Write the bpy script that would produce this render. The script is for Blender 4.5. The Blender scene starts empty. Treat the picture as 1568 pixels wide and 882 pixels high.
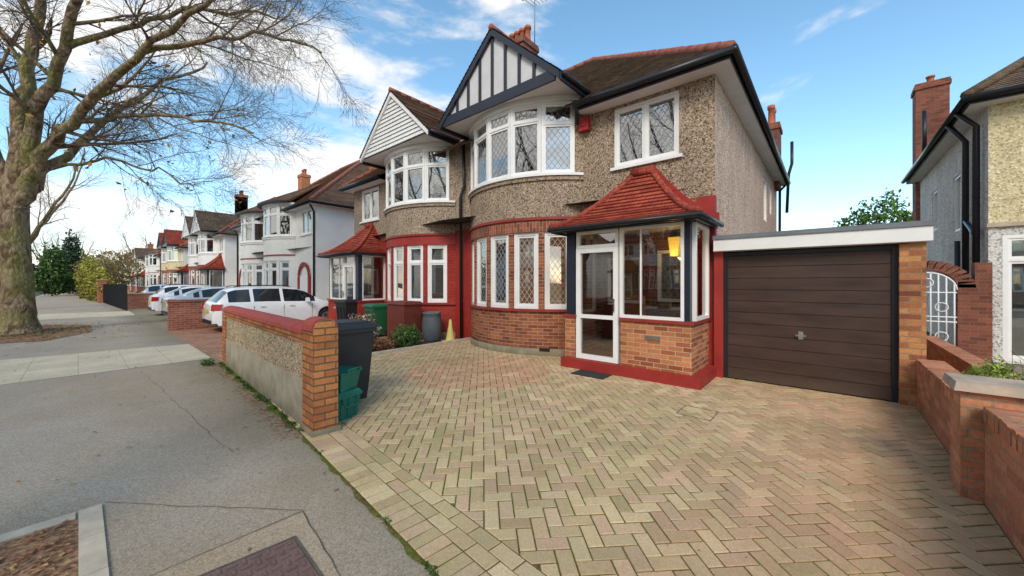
import bpy, math, random, bmesh
from mathutils import Vector, Matrix
rnd=random.Random(7)
S=bpy.context.scene
S.view_settings.view_transform='Standard'
S.view_settings.look='None'
S.view_settings.exposure=0
rad=math.radians
V3=Vector
# ------------------------------------------------------------------ materials
MATS={}
class NG:
    def __init__(s,name):
        s.m=bpy.data.materials.new(name); s.m.use_nodes=True
        s.t=s.m.node_tree; s.b=s.t.nodes['Principled BSDF']; MATS[name]=s.m
        s.tc=s.t.nodes.new('ShaderNodeTexCoord')
    def n(s,typ,ins=None,**pr):
        k=s.t.nodes.new(typ)
        for a,b in pr.items(): setattr(k,a,b)
        for a,b in (ins or {}).items():
            if hasattr(b,'is_linked'): s.t.links.new(b,k.inputs[a])
            else: k.inputs[a].default_value=b
        return k
    def l(s,a,b): s.t.links.new(a,b)
    def noise(s,scale,detail=5,vec=None,rough=.6,dist=0):
        k=s.n('ShaderNodeTexNoise',{'Scale':scale,'Detail':detail,'Roughness':rough,'Distortion':dist})
        s.l(vec or s.tc.outputs['Object'],k.inputs['Vector']); return k.outputs['Fac']
    def mr(s,fac,a,b,c,d):
        k=s.n('ShaderNodeMapRange',{'From Min':a,'From Max':b,'To Min':c,'To Max':d}); s.l(fac,k.inputs['Value']); return k.outputs['Result']
    def mix(s,fac,a,b,mode='MIX'):
        k=s.n('ShaderNodeMixRGB',blend_type=mode)
        for nm,v in (('Fac',fac),('Color1',a),('Color2',b)):
            if hasattr(v,'is_linked'): s.l(v,k.inputs[nm])
            else: k.inputs[nm].default_value=v if nm=='Fac' else (*v[:3],1)
        return k.outputs['Color']
    def val(s,col,v):
        k=s.n('ShaderNodeHueSaturation'); 
        if hasattr(col,'is_linked'): s.l(col,k.inputs['Color'])
        else: k.inputs['Color'].default_value=(*col,1)
        s.l(v,k.inputs['Value']); return k.outputs['Color']
    def xyz(s):
        k=s.n('ShaderNodeSeparateXYZ'); s.l(s.tc.outputs['Object'],k.inputs[0]); return k.outputs
    def bump(s,h,st=.3,dist=.01,nrm=None):
        k=s.n('ShaderNodeBump',{'Strength':st,'Distance':dist}); s.l(h,k.inputs['Height'])
        if nrm: s.l(nrm,k.inputs['Normal'])
        s.l(k.outputs['Normal'],s.b.inputs['Normal']); return k.outputs['Normal']
    def math(s,op,a,b=0):
        k=s.n('ShaderNodeMath',operation=op)
        for i,v in enumerate((a,b)):
            if hasattr(v,'is_linked'): s.l(v,k.inputs[i])
            else: k.inputs[i].default_value=v
        return k.outputs[0]
    def out(s,col,rough=.7,spec=.3,metal=0):
        if hasattr(col,'is_linked'): s.l(col,s.b.inputs['Base Color'])
        else: s.b.inputs['Base Color'].default_value=(*col,1)
        if hasattr(rough,'is_linked'): s.l(rough,s.b.inputs['Roughness'])
        else: s.b.inputs['Roughness'].default_value=rough
        s.b.inputs['Specular IOR Level'].default_value=spec
        s.b.inputs['Metallic'].default_value=metal
        return s.m

def mk(name,col,rough=.6,var=.12,ns=2.5,bump=0,bs=60,metal=0,spec=.4,emit=None,coat=0,foot=None):
    g=NG(name)
    v=g.mr(g.noise(ns,8),.3,.7,1-var,1+var)
    c=g.val(col,v)
    if foot:
        h=g.math('SUBTRACT',g.xyz()[2],g.math('MULTIPLY',g.noise(5,6),foot[1]))
        c=g.mix(g.mr(h,-foot[1]*.6,foot[1]*.25,foot[2],0),c,foot[0])
    if bump: g.bump(g.noise(bs,4),bump,.004)
    g.out(c,rough,spec,metal)
    if coat: g.b.inputs['Coat Weight'].default_value=coat; g.b.inputs['Coat Roughness'].default_value=.05
    if emit:
        g.b.inputs['Emission Color'].default_value=(*emit[0],1); g.b.inputs['Emission Strength'].default_value=emit[1]
    return g.m

def mk_brick(name,c1,c2,mort,bw=.225,rh=.075,ms=.006,swap=False,bump=.6,var=.22,moss=None,rough=.85):
    g=NG(name)
    mp=g.n('ShaderNodeMapping'); g.l(g.tc.outputs['UV'],mp.inputs['Vector'])
    if swap: mp.inputs['Rotation'].default_value=(0,0,math.pi/2)
    wob=g.n('ShaderNodeTexNoise',{'Scale':14.,'Detail':2.}); g.l(g.tc.outputs['UV'],wob.inputs['Vector'])
    add=g.n('ShaderNodeVectorMath',operation='MULTIPLY_ADD')
    g.l(wob.outputs['Color'],add.inputs[0]); add.inputs[1].default_value=(.006,.006,0); g.l(mp.outputs['Vector'],add.inputs[2])
    b=g.n('ShaderNodeTexBrick',{'Scale':1.,'Mortar Size':ms,'Mortar Smooth':.15,'Bias':0.,'Brick Width':bw,'Row Height':rh,
        'Color1':(*c1,1),'Color2':(*c2,1),'Mortar':(*mort,1)})
    g.l(add.outputs[0],b.inputs['Vector'])
    v=g.mr(g.noise(1.6,8),.3,.7,1-var,1+var)
    v2=g.mr(g.noise(40,3),.3,.7,.84,1.16)
    c=g.val(g.val(b.outputs['Color'],v),v2)
    if moss:
        f=g.mr(g.noise(moss[1],8,rough=.7),moss[2],moss[2]+.16,0,moss[3])
        c=g.mix(f,c,moss[0])
    h=g.math('SUBTRACT',g.math('MULTIPLY',g.noise(70,3),.35),b.outputs['Fac'])
    g.bump(h,bump,.008)
    return g.out(c,rough,.25)

def mk_pebble(name,c1,c2,c3,scale=44,bump=.7):
    g=NG(name)
    vo=g.n('ShaderNodeTexVoronoi',{'Scale':scale}); g.l(g.tc.outputs['Object'],vo.inputs['Vector'])
    sp=g.n('ShaderNodeSeparateColor'); g.l(vo.outputs['Color'],sp.inputs[0])
    c=g.mix(g.mr(sp.outputs[0],.1,.9,0,1),c1,c2)
    c=g.mix(g.mr(sp.outputs[1],.76,.80,0,.9),c,c3)
    c=g.mix(g.mr(sp.outputs[2],.90,.93,0,.8),c,tuple(min(.8,x*1.5) for x in c2))
    st=g.n('ShaderNodeMapping'); g.l(g.tc.outputs['Object'],st.inputs['Vector']); st.inputs['Scale'].default_value=(2.2,2.2,.35)
    v=g.mr(g.noise(1.3,8),.3,.7,.88,1.1); v2=g.mr(g.noise(1.5,6,st.outputs['Vector']),.3,.7,.86,1.08)
    c=g.val(g.val(c,v),v2)
    g.bump(vo.outputs['Distance'],bump,.012)
    return g.out(c,.95,.12)

mk('white_paint',(.80,.80,.79),.35,.05,3)
mk('panel_grey',(.60,.60,.60),.6,.08,3)
mk('white_soffit',(.70,.69,.67),.5,.08,2)
mk('white_render',(.76,.75,.72),.8,.08,1.2,.3,50)
mk('black_paint',(.018,.02,.028),.35,.2)
mk('navy_paint',(.02,.024,.04),.35,.15)
mk('red_paint',(.31,.028,.022),.55,.2,2.5,.25,30)
mk('red_sill',(.27,.035,.028),.5,.2,4)
mk('black_pipe',(.015,.015,.017),.35,.1)
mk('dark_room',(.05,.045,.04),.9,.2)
mk('curtain_white',(.42,.40,.36),.9,.12,6)
mk('blind_white',(.6,.6,.6),.7,.05)
mk('curtain_warm',(.42,.26,.13),.9,.35,3,emit=((1,.42,.12),.14))  # curtain emits a faint orange glow, standing in for the lit room behind
mk('terracotta',(.42,.13,.06),.8,.25,6,.3)
mk('lead_grey',(.24,.25,.27),.5,.1)
mk('lead_light',(.42,.42,.42),.5,.1)
mk('cement',(.44,.38,.28),.9,.25,3,.5,40,foot=((.13,.12,.06),.5,.75))
mk('stone_cap',(.42,.33,.25),.9,.25,5,.5,40)
mk('felt_grey',(.16,.18,.2),.7,.15)
mk('chrome',(.6,.6,.6),.25,.05,metal=1)
mk('lamp_yellow',(.9,.55,.05),.4,.1,emit=((1,.55,.05),1.1))
mk('lamp_plate',(.6,.45,.05),.4,.05)
mk('alarm_red',(.35,.02,.02),.4,.05)
mk('gold_glass',(.3,.18,.06),.3,.2)
mk('tyre',(.02,.02,.02),.8,.1)
mk('car_black',(.012,.012,.013),.5,.1)
mk('car_white',(.76,.76,.76),.25,.02,coat=.6)
mk('car_silver',(.55,.57,.6),.28,.02,coat=.6,metal=.3)
mk('tail_red',(.4,.01,.01),.2,.05)
mk('head_lamp',(.6,.62,.65),.1,.05)
mk('alloy',(.4,.41,.42),.35,.05,metal=.7)
mk('bin_black',(.022,.024,.027),.5,.25,4,.1,90)
mk('bin_green',(.02,.12,.05),.45,.15)
mk('bin_teal',(.01,.16,.11),.45,.2)
mk('bin_grey',(.09,.1,.11),.5,.15)
mk('shed_brown',(.15,.03,.018),.6,.2)
mk('iron_white',(.7,.72,.74),.4,.08)
mk('soil',(.055,.04,.028),.95,.3,8,.8,30)
mk('seam_dirt',(.12,.10,.07),.95,.3,8)
mk('cone_yellow',(.62,.5,.16),.6,.1)
mk('mat_rubber',(.03,.03,.032),.8,.2)
mk('front_door',(.2,.04,.02),.4,.15)
g=NG('garage_brown'); st=g.n('ShaderNodeMapping'); g.l(g.tc.outputs['Object'],st.inputs['Vector']); st.inputs['Scale'].default_value=(1,1,5)
c=g.val((.054,.031,.024),g.mr(g.noise(1.5,8,st.outputs['Vector']),.3,.7,.72,1.35))
c=g.mix(g.mr(g.math('SUBTRACT',g.xyz()[2],g.math('MULTIPLY',g.noise(4,6),.3)),-.2,.12,.5,0),c,(.12,.09,.065))
sc_=g.n('ShaderNodeTexVoronoi',{'Scale':5.}); g.l(g.tc.outputs['Object'],sc_.inputs['Vector']); c=g.mix(g.mr(sc_.outputs['Distance'],.015,.035,.5,0),c,(.22,.17,.14))
g.bump(g.noise(90,2),.1,.002); g.out(c,g.mr(g.noise(2,6),.3,.7,.35,.6),.4)
mk_pebble('pebble_tan',(.285,.215,.155),(.44,.34,.245),(.10,.072,.052))
mk_pebble('pebble_side',(.50,.345,.26),(.62,.45,.35),(.30,.20,.15))
mk_pebble('pebble_grey',(.28,.22,.165),(.42,.335,.25),(.12,.09,.065))
mk_pebble('pebble_wall',(.42,.32,.20),(.54,.43,.29),(.16,.11,.07),50)
mk_pebble('pebble_white',(.58,.56,.53),(.72,.70,.67),(.34,.33,.31),34)
mk_pebble('pebble_cream',(.60,.51,.30),(.72,.63,.41),(.42,.36,.2),34)
mk_brick('brick_bay',(.17,.045,.03),(.38,.13,.06),(.42,.34,.23),ms=.005)
mk_brick('brick_soldier',(.16,.05,.035),(.34,.10,.055),(.35,.27,.19),swap=True)
mk_brick('brick_porch',(.24,.065,.03),(.52,.21,.09),(.46,.36,.24),ms=.006)
mk_brick('brick_pillar',(.36,.115,.04),(.56,.22,.075),(.12,.095,.06),ms=.0075,bump=1.0,moss=((.09,.075,.05),5,.56,.65))
mk_brick('brick_garage',(.20,.055,.03),(.54,.25,.09),(.26,.19,.13),ms=.007,var=.4)
mk_brick('brick_right',(.40,.13,.07),(.56,.24,.13),(.30,.23,.17),ms=.007,bump=.9,moss=((.15,.15,.06),3,.54,.65))
mk_brick('brick_red_far',(.24,.06,.035),(.36,.12,.07),(.34,.28,.22))
mk_brick('brick_red_painted',(.29,.03,.022),(.35,.045,.03),(.20,.025,.02),bump=.5)
mk_brick('brick_orange',(.42,.13,.05),(.5,.18,.08),(.3,.2,.14))
mk_brick('brick_dark',(.15,.05,.035),(.27,.09,.055),(.18,.13,.1))
mk_brick('tile_dark',(.095,.066,.047),(.17,.12,.085),(.02,.017,.014),.165,.1,.003,moss=((.21,.19,.11),4,.53,.65))
mk_brick('tile_brown',(.16,.085,.05),(.23,.135,.09),(.03,.02,.015),.165,.1,.003,moss=((.19,.16,.10),4,.56,.6))
mk_brick('tile_red',(.25,.04,.026),(.38,.08,.045),(.05,.02,.015),.165,.1,.005,var=.3,moss=((.16,.10,.06),9,.58,.5))
mk('ridge_red',(.30,.10,.065),.8,.3,5,.4)
g=NG('coping_red'); c=g.mix(g.mr(g.noise(9,8),.5,.7,0,.75),(.42,.075,.06),(.30,.17,.12)); g.bump(g.noise(50),.4,.005); g.out(c,.8,.25)
def mk_glass(name,refl,tint,bs=.12):
    g=NG(name); t=g.t; t.nodes.remove(g.b)
    gl=g.n('ShaderNodeBsdfGlossy',{'Roughness':.015,'Color':(1,.97,.92,1)}); tr=g.n('ShaderNodeBsdfTransparent',{'Color':(*tint,1)})
    lw=g.n('ShaderNodeLayerWeight',{'Blend':.35})
    f=g.mr(lw.outputs['Fresnel'],0,1,refl,1)
    bp=g.n('ShaderNodeBump',{'Strength':bs,'Distance':.01}); g.l(g.noise(1.8,1),bp.inputs['Height']); g.l(bp.outputs[0],gl.inputs['Normal'])
    mx=g.n('ShaderNodeMixShader'); g.l(f,mx.inputs[0]); g.l(tr.outputs[0],mx.inputs[1]); g.l(gl.outputs[0],mx.inputs[2])
    g.l(mx.outputs[0],t.nodes['Material Output'].inputs['Surface'])
mk_glass('glass',.34,(.72,.77,.78))
mk_glass('glass_clear',.2,(.62,.66,.68))
g=NG('car_glass'); g.out((.012,.015,.018),.04,.8)
g=NG('bark')
mp=g.n('ShaderNodeMapping'); g.l(g.tc.outputs['Object'],mp.inputs['Vector']); mp.inputs['Scale'].default_value=(1,1,.5)
n1=g.noise(5,8,mp.outputs['Vector'],.65,.6)
c=g.mix(g.mr(n1,.42,.56,0,1),(.12,.072,.042),(.34,.25,.15))
c=g.mix(g.mr(g.noise(1.3,5),.48,.60,0,.6),c,(.20,.20,.055))
vo=g.n('ShaderNodeTexVoronoi',{'Scale':9.},feature='DISTANCE_TO_EDGE'); g.l(mp.outputs['Vector'],vo.inputs['Vector'])
c=g.mix(g.mr(vo.outputs['Distance'],0,.06,.5,0),c,(.06,.04,.027))
g.bump(g.math('ADD',n1,g.math('MULTIPLY',vo.outputs['Distance'],1.2)),.9,.05); g.out(c,.9,.2)
mk('twig',(.12,.085,.06),.9,.25,.8)
def attr_mat(name,rough=.85,moss=None,ns=.7,bump=.4):
    g=NG(name); a=g.n('ShaderNodeAttribute'); a.attribute_name='Col'
    c=g.val(a.outputs['Color'],g.mr(g.noise(60,4),.3,.7,.84,1.14))
    c=g.val(c,g.mr(g.noise(1.1,6),.3,.7,.88,1.08))
    if moss:
        f=g.math('MULTIPLY',g.mr(g.noise(ns,8,rough=.7),.42,.66,0,1),g.mr(g.noise(22,4),.40,.60,.15,1))
        c=g.mix(g.math('MULTIPLY',f,moss[1]),c,moss[0])
        o=g.xyz()   # grime gathers along the side boundary wall and under the house wall
        e=g.math('MULTIPLY',g.mr(o[0],.1,.85,0,1),g.mr(g.noise(3,7),.35,.6,.2,1))
        c=g.mix(g.math('MULTIPLY',e,.55),c,(.19,.18,.09))
    if bump: g.bump(g.noise(90,3),bump,.003)
    return g.out(c,rough,.25)
attr_mat('paver',.85,((.24,.23,.07),.5))
attr_mat('leaf',.7,None,bump=0)
g=NG('moss_joint'); c=g.mix(g.mr(g.noise(.9,7),.38,.58,0,1),(.13,.10,.045),(.12,.15,.025)); c=g.val(c,g.mr(g.noise(35,4),.3,.7,.6,1.4)); g.bump(g.noise(60),.8,.01); g.out(c,.95,.1)
def asphalt(name,base):
    g=NG(name)
    c=g.val(base,g.mr(g.noise(.55,9,rough=.65),.3,.7,.84,1.12))
    c=g.mix(g.mr(g.noise(.28,6,dist=.5),.45,.66,0,.6),c,(base[0]*.95,base[1]*.80,base[2]*.62))
    c=g.mix(g.mr(g.noise(.9,8,rough=.75),.56,.72,0,.35),c,(.16,.15,.10))
    y=g.xyz()[1]
    yy=g.math('ADD',y,g.math('MULTIPLY',g.noise(1.6,7,rough=.7),.9))
    c=g.mix(g.mr(yy,1.45,2.2,0,.55),c,(.15,.135,.075))
    vo=g.n('ShaderNodeTexVoronoi',{'Scale':120.}); g.l(g.tc.outputs['Object'],vo.inputs['Vector'])
    sp=g.n('ShaderNodeSeparateColor'); g.l(vo.outputs['Color'],sp.inputs[0])
    c=g.val(c,g.mr(sp.outputs[0],0,1,.72,1.24))
    vs=g.n('ShaderNodeTexVoronoi',{'Scale':2.3}); g.l(g.tc.outputs['Object'],vs.inputs['Vector'])
    c=g.mix(g.mr(vs.outputs['Distance'],.02,.04,.4,0),c,(.10,.085,.07))
    g.bump(sp.outputs[0],.35,.004); g.out(c,.9,.2)
asphalt('asphalt_pavement',(.375,.325,.26))
asphalt('asphalt_patch',(.42,.35,.265))
asphalt('asphalt_road',(.085,.085,.09))
mk_brick('crossover_slabs',(.52,.44,.31),(.56,.49,.36),(.38,.32,.23),.62,.62,.006,bump=.2,var=.14)
mk_brick('drive_red',(.32,.15,.09),(.40,.22,.14),(.14,.11,.08),.2,.1,.004,bump=.3,moss=((.12,.12,.06),1.2,.55,.5))
mk('kerb_stone',(.54,.46,.34),.9,.2,6,.5,40)
mk('manhole_iron',(.20,.12,.10),.6,.25,9,.4,70,metal=.2)
g=NG('earth_leaves'); vo=g.n('ShaderNodeTexVoronoi',{'Scale':30.}); g.l(g.tc.outputs['Object'],vo.inputs['Vector'])
c=g.mix(g.mr(g.noise(6,6),.4,.6,0,1),(.15,.085,.05),(.28,.16,.09)); c=g.val(c,g.mr(vo.outputs['Distance'],0,.6,.6,1.5)); g.bump(vo.outputs['Distance'],.9,.02); g.out(c,.95,.1)
g=NG('grass_ground'); c=g.mix(g.mr(g.noise(1.5,8),.4,.6,0,1),(.06,.09,.025),(.13,.11,.06)); g.bump(g.noise(30),.8,.03); g.out(c,.95,.1)

# ------------------------------------------------------------------ geometry helpers
class Part:
    def __init__(s,name,mat,smooth=False,cyl=None):
        s.name=name;s.mat=mat;s.v=[];s.f=[];s.uv=[];s.smooth=smooth;s.cyl=cyl
    def poly(s,*p,uv=None):
        i=len(s.v); s.v+= [tuple(q) for q in p]; s.f.append(tuple(range(i,i+len(p)))); s.uv.append(uv)
    def box(s,x0,x1,y0,y1,z0,z1): s.obox(V3((x0,y0,z0)),V3((x1-x0,0,0)),V3((0,y1-y0,0)),V3((0,0,z1-z0)))
    def obox(s,o,a,b,c):
        i=len(s.v)
        for k in range(8): s.v.append(tuple(o+(a if k&1 else V3())+(b if k&2 else V3())+(c if k&4 else V3())))
        for f in ((0,2,3,1),(4,5,7,6),(0,1,5,4),(2,6,7,3),(0,4,6,2),(1,3,7,5)):
            s.f.append(tuple(i+q for q in f)); s.uv.append(None)
    def frustum(s,cx,cy,z0,z1,w0,d0,w1,d1,dx=0,dy=0):
        i=len(s.v)
        for z,w,d,ox,oy in ((z0,w0,d0,0,0),(z1,w1,d1,dx,dy)):
            for sx,sy in ((-1,-1),(1,-1),(1,1),(-1,1)): s.v.append((cx+ox+sx*w/2,cy+oy+sy*d/2,z))
        for f in ((3,2,1,0),(4,5,6,7),(0,1,5,4),(1,2,6,5),(2,3,7,6),(3,0,4,7)):
            s.f.append(tuple(i+q for q in f)); s.uv.append(None)
    def tube(s,pts,r,n=8,cap=True,jit=0):
        pts=[V3(p) for p in pts]
        if not hasattr(r,'__len__'): r=[r]*len(pts)
        i0=len(s.v); t=(pts[1]-pts[0]).normalized()
        u=t.orthogonal().normalized()
        for k,p in enumerate(pts):
            if k<len(pts)-1: t=(pts[k+1]-p)
            if 0<k<len(pts)-1: t=(pts[k+1]-pts[k-1])
            if k==len(pts)-1: t=p-pts[k-1]
            t=t.normalized(); u=(u-t*u.dot(t))
            u=u.normalized() if u.length>1e-6 else t.orthogonal().normalized()
            w=t.cross(u)
            for j in range(n):
                a=2*math.pi*j/n; rr=r[k]*(1+(jit*(rnd.random()-.5) if jit else 0))
                s.v.append(tuple(p+u*(rr*math.cos(a))+w*(rr*math.sin(a))))
        for k in range(len(pts)-1):
            for j in range(n):
                a=i0+k*n+j;b=i0+k*n+(j+1)%n
                s.f.append((a,b,b+n,a+n)); s.uv.append(None)
        if cap:
            s.f.append(tuple(range(i0,i0+n))[::-1]); s.uv.append(None)
            e=i0+(len(pts)-1)*n; s.f.append(tuple(range(e,e+n))); s.uv.append(None)
    def lathe(s,cx,cy,prof,n=16):
        s_=len(s.v)
        for r,z in prof:
            for j in range(n):
                a=2*math.pi*j/n; s.v.append((cx+r*math.cos(a),cy+r*math.sin(a),z))
        for k in range(len(prof)-1):
            for j in range(n):
                a=s_+k*n+j;b=s_+k*n+(j+1)%n; s.f.append((a,b,b+n,a+n)); s.uv.append(None)
        e=s_+(len(prof)-1)*n; s.f.append(tuple(range(e,e+n))); s.uv.append(None)
    def mesh(s):
        me=bpy.data.meshes.new(s.name); me.from_pydata(s.v,[],s.f); me.materials.append(MATS[s.mat])
        if s.smooth:
            me.polygons.foreach_set('use_smooth',[True]*len(me.polygons))
        if s.mat in('bark','twig'): return me
        uvl=me.uv_layers.new(name='UVMap').data
        for p in me.polygons:
            ov=s.uv[p.index]
            n=p.normal
            if ov is None:
                if abs(n.z)>.985: ux,uy=V3((1,0,0)),V3((0,1,0))
                else:
                    ux=V3((0,0,1)).cross(n).normalized(); uy=n.cross(ux)
            for j,li in enumerate(p.loop_indices):
                co=me.vertices[me.loops[li].vertex_index].co
                if ov is not None: uvl[li].uv=ov[j]
                elif s.cyl and abs(n.z)<.5:
                    a=math.atan2(co.x-s.cyl[0],s.cyl[1]-co.y); uvl[li].uv=(a*s.cyl[2],co.z)
                else: uvl[li].uv=(co.dot(ux),co.dot(uy) if abs(n.z)>.05 else co.z)
        return me
class Grp:
    def __init__(s,name,loc=(0,0,0),rz=0,scale=(1,1,1)):
        s.name=name;s.p={};s.loc=loc;s.rz=rz;s.sc=scale;s.meshes=[]
    def get(s,name,mat,smooth=False,cyl=None):
        k=(name,mat)
        if k not in s.p: s.p[k]=Part(name,mat,smooth,cyl)
        return s.p[k]
    def place(s,loc,rz,sc):
        e=bpy.data.objects.new(s.name,None); S.collection.objects.link(e)
        e.location=loc; e.rotation_euler=(0,0,rz); e.scale=sc; e.empty_display_size=.3
        for nm,me in s.meshes:
            o=bpy.data.objects.new(nm,me); S.collection.objects.link(o); o.parent=e
        return e
    def done(s):
        s.meshes=[(p.name,p.mesh()) for p in s.p.values() if p.f]
        return s.place(s.loc,s.rz,s.sc)
def single(part):
    me=part.mesh(); o=bpy.data.objects.new(part.name,me); S.collection.objects.link(o); return o

def wall_open(part,o,d,L,z0,z1,ops,rev=.12,revpart=None):
    n=V3((d.y,-d.x,0))
    xs=sorted({0,L}|{q for w in ops for q in w[:2]}); zs=sorted({z0,z1}|{q for w in ops for q in w[2:]})
    P=lambda a,z,b=0: V3((o[0],o[1],0))+d*a+n*b+V3((0,0,z))
    for i in range(len(xs)-1):
        for j in range(len(zs)-1):
            a,b,c,e=xs[i],xs[i+1],zs[j],zs[j+1]; m=((a+b)/2,(c+e)/2)
            if any(w[0]<m[0]<w[1] and w[2]<m[1]<w[3] for w in ops): continue
            part.poly(P(a,c),P(b,c),P(b,e),P(a,e))
    for a0,a1,b0,b1 in ops:
        rp=revpart or part
        rp.poly(P(a0,b0),P(a0,b1),P(a0,b1,-rev),P(a0,b0,-rev)); rp.poly(P(a1,b0),P(a1,b0,-rev),P(a1,b1,-rev),P(a1,b1))
        rp.poly(P(a0,b1),P(a1,b1),P(a1,b1,-rev),P(a0,b1,-rev)); rp.poly(P(a0,b0),P(a0,b0,-rev),P(a1,b0,-rev),P(a1,b0))

def window(g,p0,p1,z0,z1,cols=1,tr=None,lat=None,fw=.055,sash=.045,curt=None,frame='white_paint',gl='glass',latm='lead_grey',b=0,key=''):
    p0=V3((p0[0],p0[1],0));p1=V3((p1[0],p1[1],0)); d=(p1-p0);L=d.length;d.normalize();n=V3((d.y,-d.x,0));Z=V3((0,0,1))
    fr=g.get('window_frame'+key,frame); G=g.get('window_glass'+key,gl)
    def lb(pt,a0,a1,b0,b1,c0,c1): pt.obox(p0+d*a0+n*(b+b0)+Z*c0,d*(a1-a0),n*(b1-b0),Z*(c1-c0))
    lb(fr,0,fw,-.05,.03,z0,z1);lb(fr,L-fw,L,-.05,.03,z0,z1);lb(fr,fw,L-fw,-.05,.028,z0,z0+fw);lb(fr,fw,L-fw,-.05,.028,z1-fw,z1)
    W=(L-2*fw)
    rows=[(z0+fw,z1-fw)] if tr is None else [(z0+fw,tr-fw*.4),(tr+fw*.4,z1-fw)]
    if tr is not None: lb(fr,fw,L-fw,-.05,.026,tr-fw*.4,tr+fw*.4)
    for r,(c0,c1) in enumerate(rows):
        for k in range(cols):
            a0=fw+W*k/cols+(fw*.4 if k else 0); a1=fw+W*(k+1)/cols-(fw*.4 if k<cols-1 else 0)
            if k: lb(fr,a0-fw*.8,a0,-.05,.024,c0,c1)
            s=sash
            if s:
                lb(fr,a0,a0+s,-.04,.012,c0,c1);lb(fr,a1-s,a1,-.04,.012,c0,c1);lb(fr,a0+s,a1-s,-.04,.010,c0,c0+s);lb(fr,a0+s,a1-s,-.04,.010,c1-s,c1)
            x0,x1,y0,y1=a0+s,a1-s,c0+s,c1-s
            Q=lambda a,z,bb:p0+d*a+n*(b+bb)+Z*z
            G.poly(Q(x0,y0,-.02),Q(x1,y0,-.02),Q(x1,y1,-.02),Q(x0,y1,-.02))
            if lat:
                LP=g.get('window_leading'+key,latm); dx,dz=lat; w=.0048; ww,hh=x1-x0,y1-y0
                nx=max(2,round(ww/dx)); dx_=ww/nx; dz_=dz
                for sg in (1,-1):
                    lo,hi=-int(hh/dz_)-2,nx+int(hh/dz_)+2
                    for i in range(lo,hi+1):
                        za=0;zb=hh
                        xa=lambda z: dx_*i+sg*dx_*(z/dz_)
                        t=[(0-dx_*i)*dz_/(sg*dx_),(ww-dx_*i)*dz_/(sg*dx_)]; t.sort()
                        za=max(za,t[0]);zb=min(zb,t[1])
                        if zb-za<.01: continue
                        pa=Q(x0+xa(za),y0+za,-.016);pb=Q(x0+xa(zb),y0+zb,-.016)
                        e=(pb-pa).normalized().cross(n)*w
                        LP.poly(pa-e,pa+e,pb+e,pb-e)
    if curt:
        kind=curt
        if kind in('net','warm'):
            C=g.get('curtain'+key+kind,'curtain_white' if kind=='net' else 'curtain_warm'); N=int(L/.04)
            f=lambda a:-.16+.02*math.sin(a*38)+.012*math.sin(a*91)
            for i in range(N):
                a,bq=L*i/N,L*(i+1)/N
                C.poly(p0+d*a+n*(b+f(a))+Z*z0,p0+d*bq+n*(b+f(bq))+Z*z0,p0+d*bq+n*(b+f(bq))+Z*z1,p0+d*a+n*(b+f(a))+Z*z1)
        elif kind=='drape':
            C=g.get('curtain'+key,'curtain_white')
            for A,B in ((0,L*.22),(L*.78,L)):
                N=8; f=lambda a:-.16+.025*math.sin(a*45)
                for i in range(N):
                    a,bq=A+(B-A)*i/N,A+(B-A)*(i+1)/N
                    C.poly(p0+d*a+n*(b+f(a))+Z*z0,p0+d*bq+n*(b+f(bq))+Z*z0,p0+d*bq+n*(b+f(bq))+Z*z1,p0+d*a+n*(b+f(a))+Z*z1)
        elif kind=='blind':
            C=g.get('blind'+key,'blind_white'); z=z0+fw
            while z<z1-fw:
                C.poly(p0+d*.04+n*(b-.12)+Z*z,p0+d*(L-.04)+n*(b-.12)+Z*z,p0+d*(L-.04)+n*(b-.10)+Z*(z+.04),p0+d*.04+n*(b-.10)+Z*(z+.04)); z+=.052

def courses(part,fl,fr,n,rh=.1,lift=.02):
    a0=fl(0);h=(fr(0)-a0); 
    h=h.normalized()
    for i in range(n):
        a,b,c,d=fl(i/n),fr(i/n),fr((i+1)/n),fl((i+1)/n)
        nn=(b-a).cross(d-a)
        if nn.length<1e-9: nn=V3((0,0,1))
        nn.normalize()
        if nn.z<0: nn=-nn
        l=lift*(.7+.6*rnd.random()); a2=a+nn*l;b2=b+nn*l
        U=lambda p:(p-a0).dot(h)
        v0,v1=i*rh,(i+1)*rh
        part.poly(a2,b2,c+nn*.001,d+nn*.001,uv=[(U(a),v0+.004),(U(b),v0+.004),(U(c),v1-.001),(U(d),v1-.001)])
        part.poly(a,b,b2,a2,uv=[(U(a),v0+.02),(U(b),v0+.02),(U(b),v0+.03),(U(a),v0+.03)])
def lin(a,b):
    a=V3(a);b=V3(b); return lambda t:a.lerp(b,t)
def plane(part,A,B,C,D,rh=.1):
    A,B,C,D=map(V3,(A,B,C,D))
    n=max(2,int(round((D.z-A.z)/ (0.63*rh))))
    courses(part,lin(A,D),lin(B,C),n,rh)

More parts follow.
